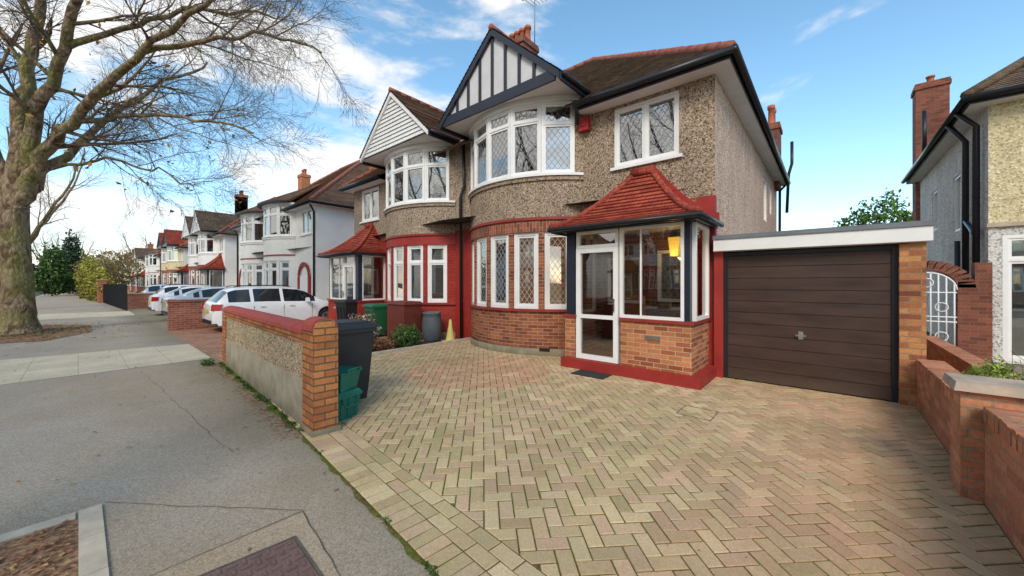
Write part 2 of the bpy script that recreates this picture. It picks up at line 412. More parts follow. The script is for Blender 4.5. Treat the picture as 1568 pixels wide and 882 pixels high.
def arcpt(c,R,ph): return V3((c[0]+R*math.sin(ph),c[1]-R*math.cos(ph),0))
def arcwall(part,c,R,p0,p1,z0,z1,n=None):
    n=n or max(1,int(abs(p1-p0)/rad(2.5)))
    for i in range(n):
        a=arcpt(c,R,p0+(p1-p0)*i/n);b=arcpt(c,R,p0+(p1-p0)*(i+1)/n)
        part.poly((a.x,a.y,z0),(b.x,b.y,z0),(b.x,b.y,z1),(a.x,a.y,z1))
def arcring(part,c,Ri,Ro,p0,p1,z0,z1):
    n=max(1,int(abs(p1-p0)/rad(2.5)))
    arcwall(part,c,Ro,p0,p1,z0,z1,n)
    for i in range(n):
        q0,q1=p0+(p1-p0)*i/n,p0+(p1-p0)*(i+1)/n
        a,b,e,f=arcpt(c,Ri,q0),arcpt(c,Ri,q1),arcpt(c,Ro,q1),arcpt(c,Ro,q0)
        for z in (z0,z1): part.poly((a.x,a.y,z),(b.x,b.y,z),(e.x,e.y,z),(f.x,f.y,z))
    for q in (p0,p1):
        a,b=arcpt(c,Ri,q),arcpt(c,Ro,q); part.poly((a.x,a.y,z0),(b.x,b.y,z0),(b.x,b.y,z1),(a.x,a.y,z1))

def chimney(g,x0,x1,y0,y1,z0,z1,mat='brick_dark',pots=4,pz=.5,ax='x'):
    p=g.get('chimney_stack',mat); p.box(x0,x1,y0,y1,z0,z1-.22); p.box(x0-.04,x1+.04,y0-.04,y1+.04,z1-.22,z1-.08); p.box(x0-.02,x1+.02,y0-.02,y1+.02,z1-.08,z1)
    t=g.get('chimney_pots','terracotta',True)
    for i in range(pots):
        f=(i+.5)/pots
        x,y=(x0+(x1-x0)*f,(y0+y1)/2) if ax=='x' else ((x0+x1)/2,y0+(y1-y0)*f)
        t.lathe(x,y,[(.12,z1),(.10,z1+.1),(.09,z1+pz*.8),(.12,z1+pz*.82),(.12,z1+pz),(.08,z1+pz)],12)

FY=7.15
def house(g,upper='pebble_tan',side='pebble_side',lower='brick_bay',lintel='brick_soldier',pier='brick_bay',gable='tudor',roof='tile_dark',lat=True,curtL=('net',)*5,curtU=(None,)*5,corner='red_paint',front_low='brick_bay',trU=5.18,trL=None):
    c=(-4.35,8.66);R=2.31;E=rad(49.25)
    ops=[(.74,2.01,3.95,5.15)]
    u=g.get('upper_wall',upper); d=V3((1,0,0))
    wall_open(u,(-2.6,FY),d,2.6,3.12,5.22,ops)
    wall_open(g.get('lower_wall',front_low),(-2.6,FY),d,2.3,0,3.12,[])
    g.get('corner_wall',corner).poly((-.3,FY,0),(0,FY,0),(0,FY,3.12),(-.3,FY,3.12))
    g.get('corner_wall',corner).poly((0,FY,0),(0,FY+.12,0),(0,FY+.12,3.12),(0,FY,3.12))
    u.poly((-6.45,FY,3.12),(-6.08,FY,3.12),(-6.08,FY,5.7),(-6.45,FY,5.7))
    g.get('party_pier',corner).poly((-6.45,FY,0),(-6.08,FY,0),(-6.08,FY,3.12),(-6.45,FY,3.12))
    window(g,(-1.86,FY+.05),(-.59,FY+.05),3.95,5.15,cols=2,lat=(.13,.17) if lat else None,curt=curtU[0] and 'drape')
    g.get('window_sill','white_paint').box(-1.92,-.53,FY-.06,FY+.06,3.89,3.948)
    s=g.get('side_wall',side)
    wall_open(s,(0,FY+.12),V3((0,1,0)),9.73,0,5.22,[(6.1,6.9,3.5,4.8),(7.6,8.2,3.9,4.8)])
    s.poly((0,FY,3.12),(0,FY+.12,3.12),(0,FY+.12,5.22),(0,FY,5.22))
    window(g,(-.05,FY+6.22),(-.05,FY+7.02),3.5,4.8,sash=0); window(g,(-.05,FY+7.72),(-.05,FY+8.32),3.9,4.8,sash=0)
    s.poly((-6.45,17,0),(0,17,0),(0,17,5.22),(-6.45,17,5.22))
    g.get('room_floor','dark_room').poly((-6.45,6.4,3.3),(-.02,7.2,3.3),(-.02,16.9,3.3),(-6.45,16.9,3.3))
    k=(c[0],c[1],R)
    low=g.get('bay_brickwork',lower,cyl=k)
    arcwall(low,c,R,-E,E,.16,1.0); arcwall(g.get('bay_plinth','cement'),c,R+.03,-E,E,-.02,.16)
    edges=[rad(a) for a in (-45,-27,-9,9,27,45)]
    pw=rad(1.6)
    arcwall(low,c,R,-E,edges[0]+pw,1.0,2.72);arcwall(low,c,R,edges[5]-pw,E,1.0,2.72)
    for e in edges[1:5]: arcwall(low,c,R,e-pw,e+pw,1.0,2.72)
    for e0,e1 in zip(edges[:-1],edges[1:]):
        for e in (e0+pw,e1-pw):
            a,b=arcpt(c,R,e),arcpt(c,R-.11,e); low.poly((a.x,a.y,1),(b.x,b.y,1),(b.x,b.y,2.72),(a.x,a.y,2.72))
    arcring(g.get('bay_sill','red_sill'),c,R-.12,R+.06,-E,E,.965,1.02)
    arcring(g.get('bay_lintel',lintel,cyl=k),c,R-.14,R+.012,-E,E,2.72,2.98)
    arcring(g.get('bay_string','red_sill'),c,R-.14,R+.05,-E,E,2.98,3.04)
    arcwall(g.get('bay_spandrel',upper),c,R+.01,-E,E,3.04,3.88); arcring(g.get('bay_spandrel_lip',upper),c,R-.1,R+.05,-E,E,3.84,3.93)
    arcring(g.get('bay_upper_sill','white_paint'),c,R-.14,R+.085,-E,E,3.93,3.985)
    for i in range(5):
        e0,e1=edges[i],edges[i+1]
        a,b=arcpt(c,R-.06,e0+pw),arcpt(c,R-.06,e1-pw)
        window(g,a,b,1.02,2.72,lat=(.105,.17) if lat else None,tr=trL,curt=curtL[i],fw=.07,latm='lead_light')
        a,b=arcpt(c,R-.01,e0),arcpt(c,R-.01,e1)
        window(g,a,b,3.985,5.55,lat=(.12,.17) if lat else None,tr=trU if trU and i!=4 else 5.08,curt=curtU[i],fw=.05)
    up=g.get('bay_upper_cheek',upper)
    arcwall(up,c,R,-E,edges[0],3.98,5.6);arcwall(up,c,R,edges[5],E,3.98,5.6)
    arcring(g.get('bay_head','white_paint'),c,R-.14,R+.07,-E,E,5.55,5.66)
    r=g.get('roof_tiles',roof); zr,ze,hx=9.53,5.33,-4.85
    zz=ze
    plane(r,(-6.45,6.75,zz),(.33,6.75,zz),(hx,11.95,zr),(-6.45,11.95,zr))
    plane(r,(.33,6.75,zz),(.33,17.15,zz),(hx,11.95,zr),(hx,11.95,zr))
    plane(r,(.33,17.15,zz),(-6.45,17.15,zz),(-6.45,11.95,zr),(hx,11.95,zr))
    rt=g.get('ridge_tiles','ridge_red',True)
    def ridge(a,b,rr=.1):
        a=V3(a);b=V3(b);L=(b-a).length;n=max(1,int(L/.33))
        for i in range(n):
            rt.tube([a.lerp(b,i/n),a.lerp(b,(i+.97)/n)],[rr,rr*.93],8)
    ridge((.3,6.8,ze+.05),(hx,11.95,zr));ridge((.3,17.1,ze+.05),(hx,11.95,zr));ridge((hx,11.95,zr+.02),(-6.45,11.95,zr+.02))
    f=g.get('fascia','black_paint'); so=g.get('soffit','white_soffit')
    xg=-2.55 if gable else -6.45
    f.box(xg,.30,6.78,6.80,5.2,5.33) ; f.box(.28,.30,6.8,17.1,5.2,5.33)
    gt=g.get('gutter','black_pipe',True); gt.tube([(xg,6.73,5.30),(.36,6.73,5.30)],.06,10);gt.tube([(.36,6.70,5.30),(.36,17.15,5.29)],.06,10)
    so.poly((xg,6.8,5.21),(.28,6.8,5.21),(.28,FY,5.21),(xg,FY,5.21));so.poly((0,FY,5.21),(.28,FY,5.21),(.28,17.1,5.21),(0,17.1,5.21))
    gt.tube([(.32,16.9,5.25),(.1,16.95,5.0),(.08,16.95,0)],.045,8)
    gx,gz,gh,gw=c[0],7.25,5.72,1.72; yf=6.14
    if gable:
        sl=(gz-gh)/gw
        pan=g.get('gable_panel','white_paint' if gable!='tudor' else 'panel_grey'); 
        pan.poly((gx-gw,yf+.04,gh),(gx+gw,yf+.04,gh),(gx,yf+.04,gz))
        bb=g.get('barge_board','navy_paint' if gable=='tudor' else 'white_paint')
        for sg in (1,-1):
            a=V3((gx+sg*(gw+.12),yf-.04,gh-.12*sl));b=V3((gx,yf-.04,gz))
            w=.16 if gable=='tudor' else .12
            bb.obox(a+V3((0,0,-.02)),b-a,V3((0,.07,0)),V3((0,0,w)))
            e=V3((gx+sg*(gw+.14),0,gh-.14*sl+.15)); t=V3((gx,0,gz+.15))
            A=V3((e.x,yf-.06,e.z));B=V3((e.x,9.4,e.z));C=V3((t.x,9.4,t.z));D=V3((t.x,yf-.06,t.z))
            plane(r,A,B,C,D)
            f.box(e.x-.02 if sg<0 else e.x-.03,e.x+.03 if sg<0 else e.x+.02,yf-.02,7.6,e.z-.17,e.z-.01)
            gt.tube([(e.x+sg*.05,yf,e.z-.05),(e.x+sg*.05,7.3,e.z-.05)],.05,8)
        ridge((gx,yf-.06,gz+.17),(gx,9.3,gz+.17),.07)
        if gable=='tudor':
            ti=g.get('gable_timber','navy_paint'); bz=gh+.02
            ti.box(gx-gw,gx+gw,yf-.02,yf+.03,bz-.12,bz+.11)
            for dx in (-1.22,-.82,-.42,-.02,.38,.78,1.18):
                h=gz-abs(dx)*sl-.02; ti.box(gx+dx-.035,gx+dx+.035,yf+.005,yf+.037,bz+.11,h)
        else:
            cl=g.get('gable_cladding','white_paint'); z=gh
            while z<gz-.12:
                w=(gz-z)/sl; w2=(gz-z-.12)/sl
                cl.poly((gx-w,yf+.0,z),(gx+w,yf+.0,z),(gx+w2,yf+.03,z+.12),(gx-w2,yf+.03,z+.12)); z+=.12
        so.poly((gx-gw-.1,yf,5.665),(gx+gw+.1,yf,5.665),(gx+gw+.1,7.5,5.665),(gx-gw-.1,7.5,5.665))
    else:
        rb=g.get('bay_roof',roof)
        n=14;Rb=R+.3;EE=rad(44)
        for i in range(n):
            q0,q1=-EE+2*EE*i/n,-EE+2*EE*(i+1)/n
            a,b=arcpt(c,Rb,q0),arcpt(c,Rb,q1)
            a.z=b.z=5.72; t=V3((c[0],9.4,7.5))
            fa=lambda t_,a=a,t=t:a.lerp(t,t_); fb=lambda t_,b=b,t=t:b.lerp(t,t_)
            courses(rb,fa,fb,24)
        arcring(g.get('bay_fascia','black_paint'),c,R,Rb,-EE,EE,5.66,5.72)
def porch(g,roofm='tile_red',brick='brick_porch',detail=True):
    x0,x1,y0=-2.37,-.1,6.1
    pl=g.get('porch_plinth','red_paint'); pl.box(x0-.05,x1+.14,y0-.08,FY,-.02,.18)
    br=g.get('porch_brick',brick)
    br.box(x0,x0+.22,y0,FY-.002,.18,.95)
    br.box(-1.25,x1,y0,y0+.2,.18,.95); br.box(x1-.2,x1,y0+.2,FY-.002,.18,.95)
    si=g.get('porch_sill','red_sill'); si.box(x0-.03,x0+.25,y0-.04,FY-.004,.95,1.0); si.box(-1.25,x1+.04,y0-.04,y0+.24,.95,1.0); si.box(x1-.24,x1+.04,y0+.24,FY-.004,.95,1.0)
    po=g.get('porch_post','navy_paint')
    po.box(x0+.02,x0+.20,y0+.02,y0+.16,1.0,2.55); po.box(-.215,-.13,y0+.02,y0+.14,1.0,2.55); po.box(-.18,-.10,FY-.09,FY-.003,1.0,2.55)
    po.box(x0-.02,x1,y0-.01,y0+.17,2.55,2.63); po.box(x1-.1,x1+.01,y0+.17,FY-.003,2.55,2.63)
    window(g,(-2.13,y0+.06),(-1.30,y0+.06),2.24,2.55,sash=0,gl='glass_clear',key='_porch',b=.02)
    window(g,(-2.13,y0+.06),(-1.30,y0+.06),.19,2.235,tr=.98,fw=.085,sash=0,gl='glass_clear',key='_porch_door',b=.03)
    h=g.get('door_handle','chrome'); h.box(-1.37,-1.345,y0-.04,y0-.02,1.1,1.32); h.box(-1.46,-1.345,y0-.055,y0-.04,1.22,1.245)
    window(g,(-1.27,y0+.06),(-.215,y0+.06),1.0,2.55,fw=.05,sash=0,gl='glass_clear',key='_porch',b=.02)
    window(g,(-.10,y0+.14),(-.10,FY-.09),1.0,2.55,fw=.05,sash=0,gl='glass_clear',key='_porch')
    window(g,(x0+.06,FY-.01),(x0+.06,y0+.16),1.0,2.55,fw=.05,sash=0,gl='glass_clear',key='_porch')
    g.get('window_bar','white_paint').box(-.92,-.895,y0+.035,y0+.05,1.05,2.5)
    lb=g.get('letterbox','chrome'); lb.box(-.82,-.57,y0-.012,y0,.66,.73); lb.box(-.79,-.60,y0-.018,y0-.012,.675,.715)
    g.get('porch_ceiling','white_soffit').poly((x0,y0,2.56),(x1,y0,2.56),(x1,FY,2.56),(x0,FY,2.56))
    g.get('porch_floor','terracotta').poly((x0,y0,.185),(x1,y0,.185),(x1,FY,.185),(x0,FY,.185))
    dr=g.get('inner_door','front_door'); dr.box(-2.05,-1.15,FY-.05,FY-.004,.19,2.2)
    window(g,(-1.95,FY-.07),(-1.25,FY-.07),1.2,2.1,lat=(.12,.16),sash=0,key='_inner',curt=None)
    window(g,(-.95,FY-.06),(-.35,FY-.06),1.25,2.2,lat=(.12,.16),sash=0,key='_inner')
    g.get('inner_pane','gold_glass').box(-1.93,-1.27,FY-.048-.04,FY-.05-.015,1.22,2.08)
    r=g.get('porch_roof',roofm); ex0,ex1,ey=x0-.17,x1+.17,y0-.28; ze=2.62;zt=3.72;rx0,rx1=-1.42,-1.08
    def prof(t): return ze+(zt-ze)*(t**1.45)
    def L(t): return V3((ex0+(rx0-ex0)*t,ey+(FY-ey)*t,prof(t)))
    def Rr(t): return V3((ex1+(rx1-ex1)*t,ey+(FY-ey)*t,prof(t)))
    courses(r,L,Rr,15,.1,.028)
    courses(r,Rr,lambda t:V3((ex1+(rx1-ex1)*t,FY,prof(t))),15,.1,.028)
    courses(r,lambda t:V3((ex0+(rx0-ex0)*t,FY,prof(t))),L,15,.1,.028)
    rt=g.get('porch_hip_tiles','tile_red',True)
    for F in (L,Rr): rt.tube([F(i/15)+V3((0,0,.03)) for i in range(16)],.055,8)
    rt.tube([(rx0-.05,FY-.03,zt+.04),(rx1+.05,FY-.03,zt+.04)],.09,8)
    fl=g.get('porch_flashing','red_paint')
    for sg,ex,rx in ((1,ex1,rx1),(-1,ex0,rx0)):
        pts=[V3((ex+(rx-ex)*(i/8),FY-.012,prof(i/8)+.02)) for i in range(9)]
        for a,b in zip(pts[:-1],pts[1:]): fl.obox(a,b-a,V3((0,-.01,0)),V3((0,0,.16)))
    f=g.get('porch_fascia','black_paint'); f.box(ex0+.02,ex1-.02,ey+.02,ey+.045,ze-.09,ze); f.box(ex1-.045,ex1-.02,ey+.045,FY-.003,ze-.09,ze); f.box(ex0+.02,ex0+.045,ey+.045,FY-.003,ze-.09,ze)
    g.get('porch_gutter','black_pipe',True).tube([(ex0,ey-.02,ze-.03),(ex1+.03,ey-.02,ze-.03),(ex1+.03,FY,ze-.03)],.045,8)
    g.get('porch_soffit','white_soffit').poly((ex0+.03,ey+.03,ze-.035),(ex1-.03,ey+.03,ze-.035),(ex1-.03,FY,ze-.035),(ex0+.03,FY,ze-.035))

# ================= our house
G=Grp('semi_detached_house',(-1.5,0,0))
house(G,curtL=('net','net','net','warm','warm'),curtU=('drape','drape','drape','drape','net'))
porch(G)
chimney(G,-6.9,-6.0,9.3,10.1,6.8,9.6,'brick_dark',4,.5)
chimney(G,-.35,.15,16.1,16.9,5.0,7.3,'brick_dark',2,.7,'y')
pi=G.get('vent_pipe','black_pipe',True); pi.tube([(.3,17.1,4.2),(.35,17.1,5.6),(.45,17.1,6.0),(.45,17.1,6.8)],.05,8)
pi.tube([(-6.30,7.02,5.5),(-6.30,7.05,4.3),(-6.42,7.02,4.0),(-6.42,7.05,0)],.045,8)
pi.tube([(-2.5,6.75,5.3),(-2.62,6.95,5.0)],.04,8)
al=G.get('burglar_alarm','alarm_red'); al.frustum(-2.5,7.08,4.86,5.16,.24,.13,.2,.1)
G.get('alarm_label','alarm_red').box(-2.56,-2.44,7.0,7.02,4.95,5.06)
G.get('airbrick','black_pipe').obox(arcpt((-4.35,8.66),2.345,rad(26)).to_3d()+V3((0,0,.1)),V3((.2,.1,0)),V3((.0,.02,0)),V3((0,0,.07)))
G.get('porch_lantern','lamp_yellow').frustum(-.62,7.0,2.08,2.42,.13,.1,.2,.14)
G.get('lantern_cap','black_paint').frustum(-.62,7.0,2.42,2.5,.22,.16,.04,.04)
ae=G.get('tv_aerial','lead_grey',True); ae.tube([(-5.75,9.6,9.3),(-5.75,9.6,11.0)],.018,5); ae.tube([(-6.2,9.5,10.9),(-4.9,9.8,10.75)],.012,4)
for i in range(9):
    x=-6.1+i*.13; ae.tube([(x,9.3,10.88-.015*i),(x+.05,9.95,10.88-.015*i)],.008,4)
G.done()
ll=bpy.data.lights.new('porch_lamp_light','POINT'); ll.energy=4; ll.color=(1,.62,.25); ll.shadow_soft_size=.08
lo=bpy.data.objects.new('porch_lamp_light',ll); lo.location=(-2.12,6.8,2.1); S.collection.objects.link(lo)

N=Grp('semi_detached_house',(-14.4,0,0),0,(-1,1,1))
house(N,upper='pebble_grey',side='pebble_grey',lower='brick_red_painted',lintel='red_paint',gable='white',roof='tile_brown',lat=False,curtL=('blind',)*5,curtU=('blind','drape','drape','blind','blind'),trU=5.05,trL=2.2,front_low='brick_red_painted')
porch(N,'tile_red','brick_red_painted')
N.done()
def pair_mesh(gable,upper,side,lower,roof,corner,pz=True):
    g=Grp('semi_detached_house'); house(g,upper=upper,side=side,lower=lower,lintel=lower,gable=gable,roof=roof,lat=False,curtL=('net',)*5,curtU=('drape',)*5,trU=5.1,trL=2.3,corner=corner,front_low=lower)
    return g
W=pair_mesh(None,'white_render','white_render','white_render','tile_brown','white_render')
W.loc=(-18,0,0)
chimney(W,-1.6,-.9,10.6,11.2,6.5,9.6,'brick_orange',2,.4)
d=W.get('door_arch','red_paint')
for i in range(12):
    a0,a1=math.pi*i/12,math.pi*(i+1)/12
    P=lambda a,r:V3((-1.3+r*math.cos(a),7.1,1.9+r*math.sin(a)))
    d.obox(P(a0,.55),P(a1,.55)-P(a0,.55),V3((0,-.06,0)),P(a0,.7)-P(a0,.55))
d.box(-2.0,-1.85,7.04,7.14,0,1.9); d.box(-.75,-.6,7.04,7.14,0,1.9)
W.get('door','white_paint').box(-1.8,-.8,7.08,7.147,0,1.95)
W.get('downpipe','black_pipe',True).tube([(-.1,6.9,5.2),(-.12,7.08,4.9),(-.12,7.08,0)],.05,8)
W.done()
def dup(g,loc,rz=0,mir=False): g.place(loc,rz,(-1 if mir else 1,1,1))
dup(W,(-18-12.9,0,0),0,True)
Pk=pair_mesh('white','white_render','white_render','brick_red_far','tile_dark','white_render'); Pk.loc=(-34.5,0,0)
porch(Pk,'tile_red','brick_red_far'); chimney(Pk,-6.9,-6.0,9.3,10.1,6.8,9.6,'brick_orange',3,.4)
Pk.done(); dup(Pk,(-47.4,0,0),0,True)
Q=pair_mesh('tudor','pebble_cream','white_render','brick_red_far','tile_red','brick_red_far'); Q.loc=(-51,0,0)
chimney(Q,-6.9,-6.0,9.3,10.1,6.8,9.6,'brick_orange',3,.4)
Q.done(); dup(Q,(-63.9,0,0),0,True)
for k,g_ in ((4,W),(5,Pk),(6,Q)):
    ox=-1.5-16.5*k; dup(g_,(ox,0,0)); dup(g_,(ox-12.9,0,0),0,True)
for k,g_ in enumerate((Q,Pk,W,Q)):
    ox=14-16.5*k+0; Y=-13.5
    g_.place((ox-12.9,Y,0),math.pi,(1,1,1)); g_.place((ox,Y,0),math.pi,(-1,1,1))

for i,(xa,xb,m) in enumerate(((-17.9,-14.45,'white_render'),(-34.4,-31.0,'white_render'),(-50.9,-47.5,'brick_red_far'))):
    g=Grp('attached_garage'); 
    g.get('wall',m).box(xa,xb,8.2,13,0,2.25)
    plane(g.get('roof','tile_red'),(xa-.1,8.0,2.25),(xb+.1,8.0,2.25),(xb+.1,10.5,3.4),(xa-.1,10.5,3.4))
    plane(g.get('roof','tile_red'),(xb+.1,13.1,2.25),(xa-.1,13.1,2.25),(xa-.1,10.5,3.4),(xb+.1,10.5,3.4))
    g.get('fascia','white_paint').box(xa,xb,7.98,8.0,2.1,2.25)
    window(g,(xa+.3,8.17),(xa+1.4,8.17),1.0,2.0,cols=2,sash=0,key='_g'); g.get('door','white_paint').box(xb-1.5,xb-.5,8.15,8.198,0,2.0)
    g.done()

# ================= garage
g=Grp('garage')
b=g.get('brick_pier','brick_garage'); b.box(.70,.94,7.02,7.4,-.02,2.12)
b.box(.90,.94,7.4,12.5,-.02,2.12); g.get('red_pier','red_paint').box(-1.5+.004,-1.36,7.05,7.2,-.02,2.12)
fr=g.get('door_frame','black_paint'); fr.box(-1.36,-1.30,7.1,7.2,0,2.1);fr.box(.64,.70,7.1,7.2,0,2.1);fr.box(-1.30,.64,7.1,7.2,2.05,2.1)
dp=g.get('door_panel','garage_brown'); n=11;h=2.04/n
for i in range(n):
    z=.01+i*h
    dp.box(-1.30,.64,7.125,7.16,z,z+h-.012); dp.box(-1.30,.64,7.135,7.16,z+h-.012,z+h)
hd=g.get('door_handle','chrome'); hd.tube([(-.33,7.125,.80),(-.33,7.08,.80)],.03,10); hd.box(-.39,-.27,7.075,7.09,.788,.812); hd.box(-.36,-.30,7.118,7.1245,.74,.86)
g.get('fascia','white_paint').box(-1.48,.985,6.93,6.955,2.13,2.315); g.get('fascia','white_paint').box(.96,.985,6.955,12.6,2.13,2.315)
g.get('roof_edge','felt_grey').box(-1.49,1.0,6.91,12.6,2.318,2.385)
g.get('soffit','white_soffit').box(-1.49,.958,6.957,7.2,2.122,2.135)
g.done()

# ================= right neighbour house
g=Grp('detached_house')
X0,YF=2.45,12.0
up=g.get('upper_wall','pebble_cream'); lw=g.get('lower_wall','pebble_white'); d=V3((1,0,0))
wall_open(up,(X0,YF),d,7,2.75,5.22,[(1.2,3.4,3.6,5.0)]); wall_open(lw,(X0,YF),d,7,0,2.75,[(.18,2.4,.05,2.55)])
window(g,(X0+1.2,YF+.05),(X0+3.4,YF+.05),3.6,5.0,cols=3,tr=4.6,curt='net')
window(g,(X0+.18,YF+.03),(X0+2.4,YF+.03),.05,2.55,cols=3,tr=2.05,curt='net',fw=.07)
g.get('ledge','cement').box(X0-.03,X0+7,YF-.06,YF,2.72,2.8)
sw=g.get('side_wall','pebble_white'); dd=V3((0,-1,0))
wall_open(sw,(X0,19.4),dd,7.4,0,5.22,[(4.6,5.3,2.9,4.3),(2.0,2.7,3.2,4.4)])
window(g,(X0+.05,14.8),(X0+.05,14.1),2.9,4.3,sash=0);window(g,(X0+.05,17.4),(X0+.05,16.7),3.2,4.4,sash=0)
r=g.get('roof_tiles','tile_dark'); e=.35
plane(r,(X0-e,YF-e,5.33),(X0+8,YF-e,5.33),(X0+8,15.7,8.4),(X0+3.35,15.7,8.4))
plane(r,(X0-e,19.75,5.33),(X0-e,YF-e,5.33),(X0+3.35,15.7,8.4),(X0+3.35,15.7,8.4))
f=g.get('fascia','black_paint'); f.box(X0-e+.03,X0+8,YF-e+.03,YF-e+.06,5.2,5.34); f.box(X0-e+.03,X0-e+.06,YF-e+.06,19.7,5.2,5.34)
g.get('soffit','white_soffit').box(X0-e+.06,X0+8,YF-e+.06,YF,5.19,5.21); g.get('soffit','white_soffit').box(X0-e+.06,X0,YF,19.7,5.19,5.21)
t=g.get('gutter','black_pipe',True); t.tube([(X0+8,YF-e-.04,5.3),(X0-e-.04,YF-e-.04,5.3),(X0-e-.04,19.7,5.3)],.065,10)
t.tube([(X0-e-.02,12.3,5.25),(X0-.1,12.3,4.9),(X0-.1,12.3,0)],.055,8); t.tube([(X0-e-.02,13.1,5.25),(X0-.1,13.1,4.8),(X0-.1,13.1,0)],.055,8)
t.tube([(X0-.1,13.1,3.0),(X0-.1,12.5,2.7),(X0-.1,12.3,2.6)],.05,8); t.tube([(X0-.12,13.7,0),(X0-.12,13.7,2.6)],.05,8)
t.tube([(X0-.35,16.0,5.3),(X0-.35,16.0,6.6)],.05,8)
rt=g.get('ridge_tiles','tile_dark',True)
rt.tube([(X0-e,YF-e,5.38),(X0+3.35,15.7,8.45)],.1,8)
chimney(g,2.35,3.15,19.5,20.2,0,8.7,'brick_dark',1,.3)
g.done()
g=Grp('brick_gateway')
bk=g.get('brickwork','brick_dark'); bk.box(1.98,2.42,11.6,11.85,0,1.62); bk.box(.96,1.12,11.6,11.85,0,1.62)
cx,rr=1.55,.43
for i in range(16):
    a0,a1=math.pi*i/16,math.pi*(i+1)/16
    P=lambda a,r:V3((cx+r*math.cos(a),11.6,1.5+r*math.sin(a)*.85))
    bk.obox(P(a0,rr),P(a1,rr)-P(a0,rr),V3((0,.25,0)),P(a0,rr+.24)-P(a0,rr))
bk.box(2.2,2.42,11.6,11.85,1.62,2.0)
g.done()
g=Grp('iron_gate')
ir=g.get('bars','iron_white',True)
for i in range(8):
    x=1.17+i*.108; top=1.45+.36*math.sqrt(max(0,1-((x-1.55)/.42)**2)); ir.tube([(x,11.55,.08),(x,11.55,top)],.014,6)
for z in (.15,.8,.9,1.4): ir.tube([(1.14,11.55,z),(1.96,11.55,z)],.014,6)
ir.tube([(1.55+.41*math.cos(a*math.pi/12),11.55,1.45+.36*math.sin(a*math.pi/12)) for a in range(13)],.016,6)
for cx_,cz in ((1.35,1.1),(1.75,1.1),(1.35,.5),(1.75,.5),(1.55,1.6)):
    ir.tube([(cx_+.09*math.cos(a*math.pi/6),11.53,cz+.09*math.sin(a*math.pi/6)) for a in range(13)],.012,5,cap=False)
g.done()

# ================= right boundary wall
g=Grp('brick_boundary_wall')
b=g.get('brick','brick_right'); b.box(.855,1.07,4.62,7.0,-.02,.52); b.box(.855,1.07,-3,4.27,-.02,.60)
b.box(.745,1.10,4.29,4.60,-.02,.80)
cp=g.get('coping','brick_right')
y=4.63
while y<6.95: cp.box(.845+rnd.uniform(-.004,.004),1.08,y,y+.068,.522,.63+rnd.uniform(-.004,.004)); y+=.078
y=-3
while y<4.2: cp.box(.845+rnd.uniform(-.004,.004),1.08,y,y+.068,.602,.71+rnd.uniform(-.004,.004)); y+=.078
g.get('coping_mortar','cement').box(.86,1.06,4.62,7.0,.52,.615);g.get('coping_mortar','cement').box(.86,1.06,-3,4.27,.60,.695)
g.get('cap','stone_cap').frustum(.93,4.44,.80,.865,.45,.40,.42,.36)
b.box(1.45,1.67,-3,11.5,-.02,.5)
g.done()

# ================= front wall
g=Grp('front_garden_wall')
A=V3((-4.07,1.60,0));B=V3((-9.35,1.90,0));d=(B-A);L=d.length;d.normalize();n=V3((d.y,-d.x,0))
if n.y<0: n=-n
Z=V3((0,0,1))
def wb(pt,a0,a1,b0,b1,z0,z1): pt.obox(A+d*a0+n*b0+Z*z0,d*(a1-a0),n*(b1-b0),Z*(z1-z0))
wb(g.get('pillar','brick_pillar'),0,.34,-.015,.235,-.02,1.08)
wb(g.get('end_pier','brick_pillar'),L-.34,L,-.006,.23,-.02,1.04)
wb(g.get('plinth','cement'),.34,L-.34,-.0,.22,-.02,.50)
wb(g.get('panel','pebble_wall'),.34,L-.34,.014,.21,.50,.93)
wb(g.get('brick_course','brick_pillar'),.34,L-.34,-.004,.224,.93,1.04)
wb(g.get('pillar_foot','cement'),-.02,.36,-.035,.255,-.02,.05)
cp=g.get('coping','coping_red'); cb=g.get('pillar_cap','brick_pillar')
def barrel(pt,a0,a1,z,w0,w1,h,m=8,cap=True):
    pr=[]
    for i in range(m+1):
        t=math.pi*i/m; pr.append(((w0+w1)/2-math.cos(t)*(w1-w0)/2,z+h*math.sin(t)**.8))
    f0=[A+d*a0+n*y+Z*zz for y,zz in pr]; f1=[A+d*a1+n*y+Z*zz for y,zz in pr]
    for i in range(m): pt.poly(f0[i],f0[i+1],f1[i+1],f1[i])
    pt.poly(*f0);pt.poly(*f1); pt.poly(f0[0],f1[0],f1[-1],f0[-1])
a=.345
while a<L-.3:
    barrel(cp,a,min(a+.295,L+.01),1.04+rnd.uniform(-.003,.003),-.03,.25,.10); a+=.30
barrel(cp,.03,.335,1.09,-.03,.25,.135); barrel(cb,0,.028,1.08,-.015,.235,.13)
g.done()

# ================= wheelie bins etc
def wheelie(name,x,y,rz,mat,sc=1,lid=None):
    g=Grp(name,(x,y,0),rz,(sc,sc,sc))
    b=g.get('body',mat); b.frustum(0,0,.06,.95,.42,.46,.56,.62,0,.02); b.frustum(0,.02,.93,.98,.60,.68,.60,.68)
    for s in (-.18,0,.18): b.frustum(s,-.245,.15,.85,.03,.02,.035,.02,0,-.075)
    l=g.get('lid',lid or mat); l.frustum(0,0.0,.98,1.03,.62,.72,.58,.66); l.frustum(0,0,1.03,1.06,.5,.56,.44,.5)
    g.get('handle',mat,True).tube([(-.26,.36,.95),(-.26,.42,.98),(.26,.42,.98),(.26,.36,.95)],.018,8)
    w=g.get('wheels','tyre')
    for s in (-.24,.24): w.tube([(s-.025,.24,.11),(s+.025,.24,.11)],.11,16)
    g.get('axle','tyre').tube([(-.26,.24,.11),(.26,.24,.11)],.015,8)
    g.done()
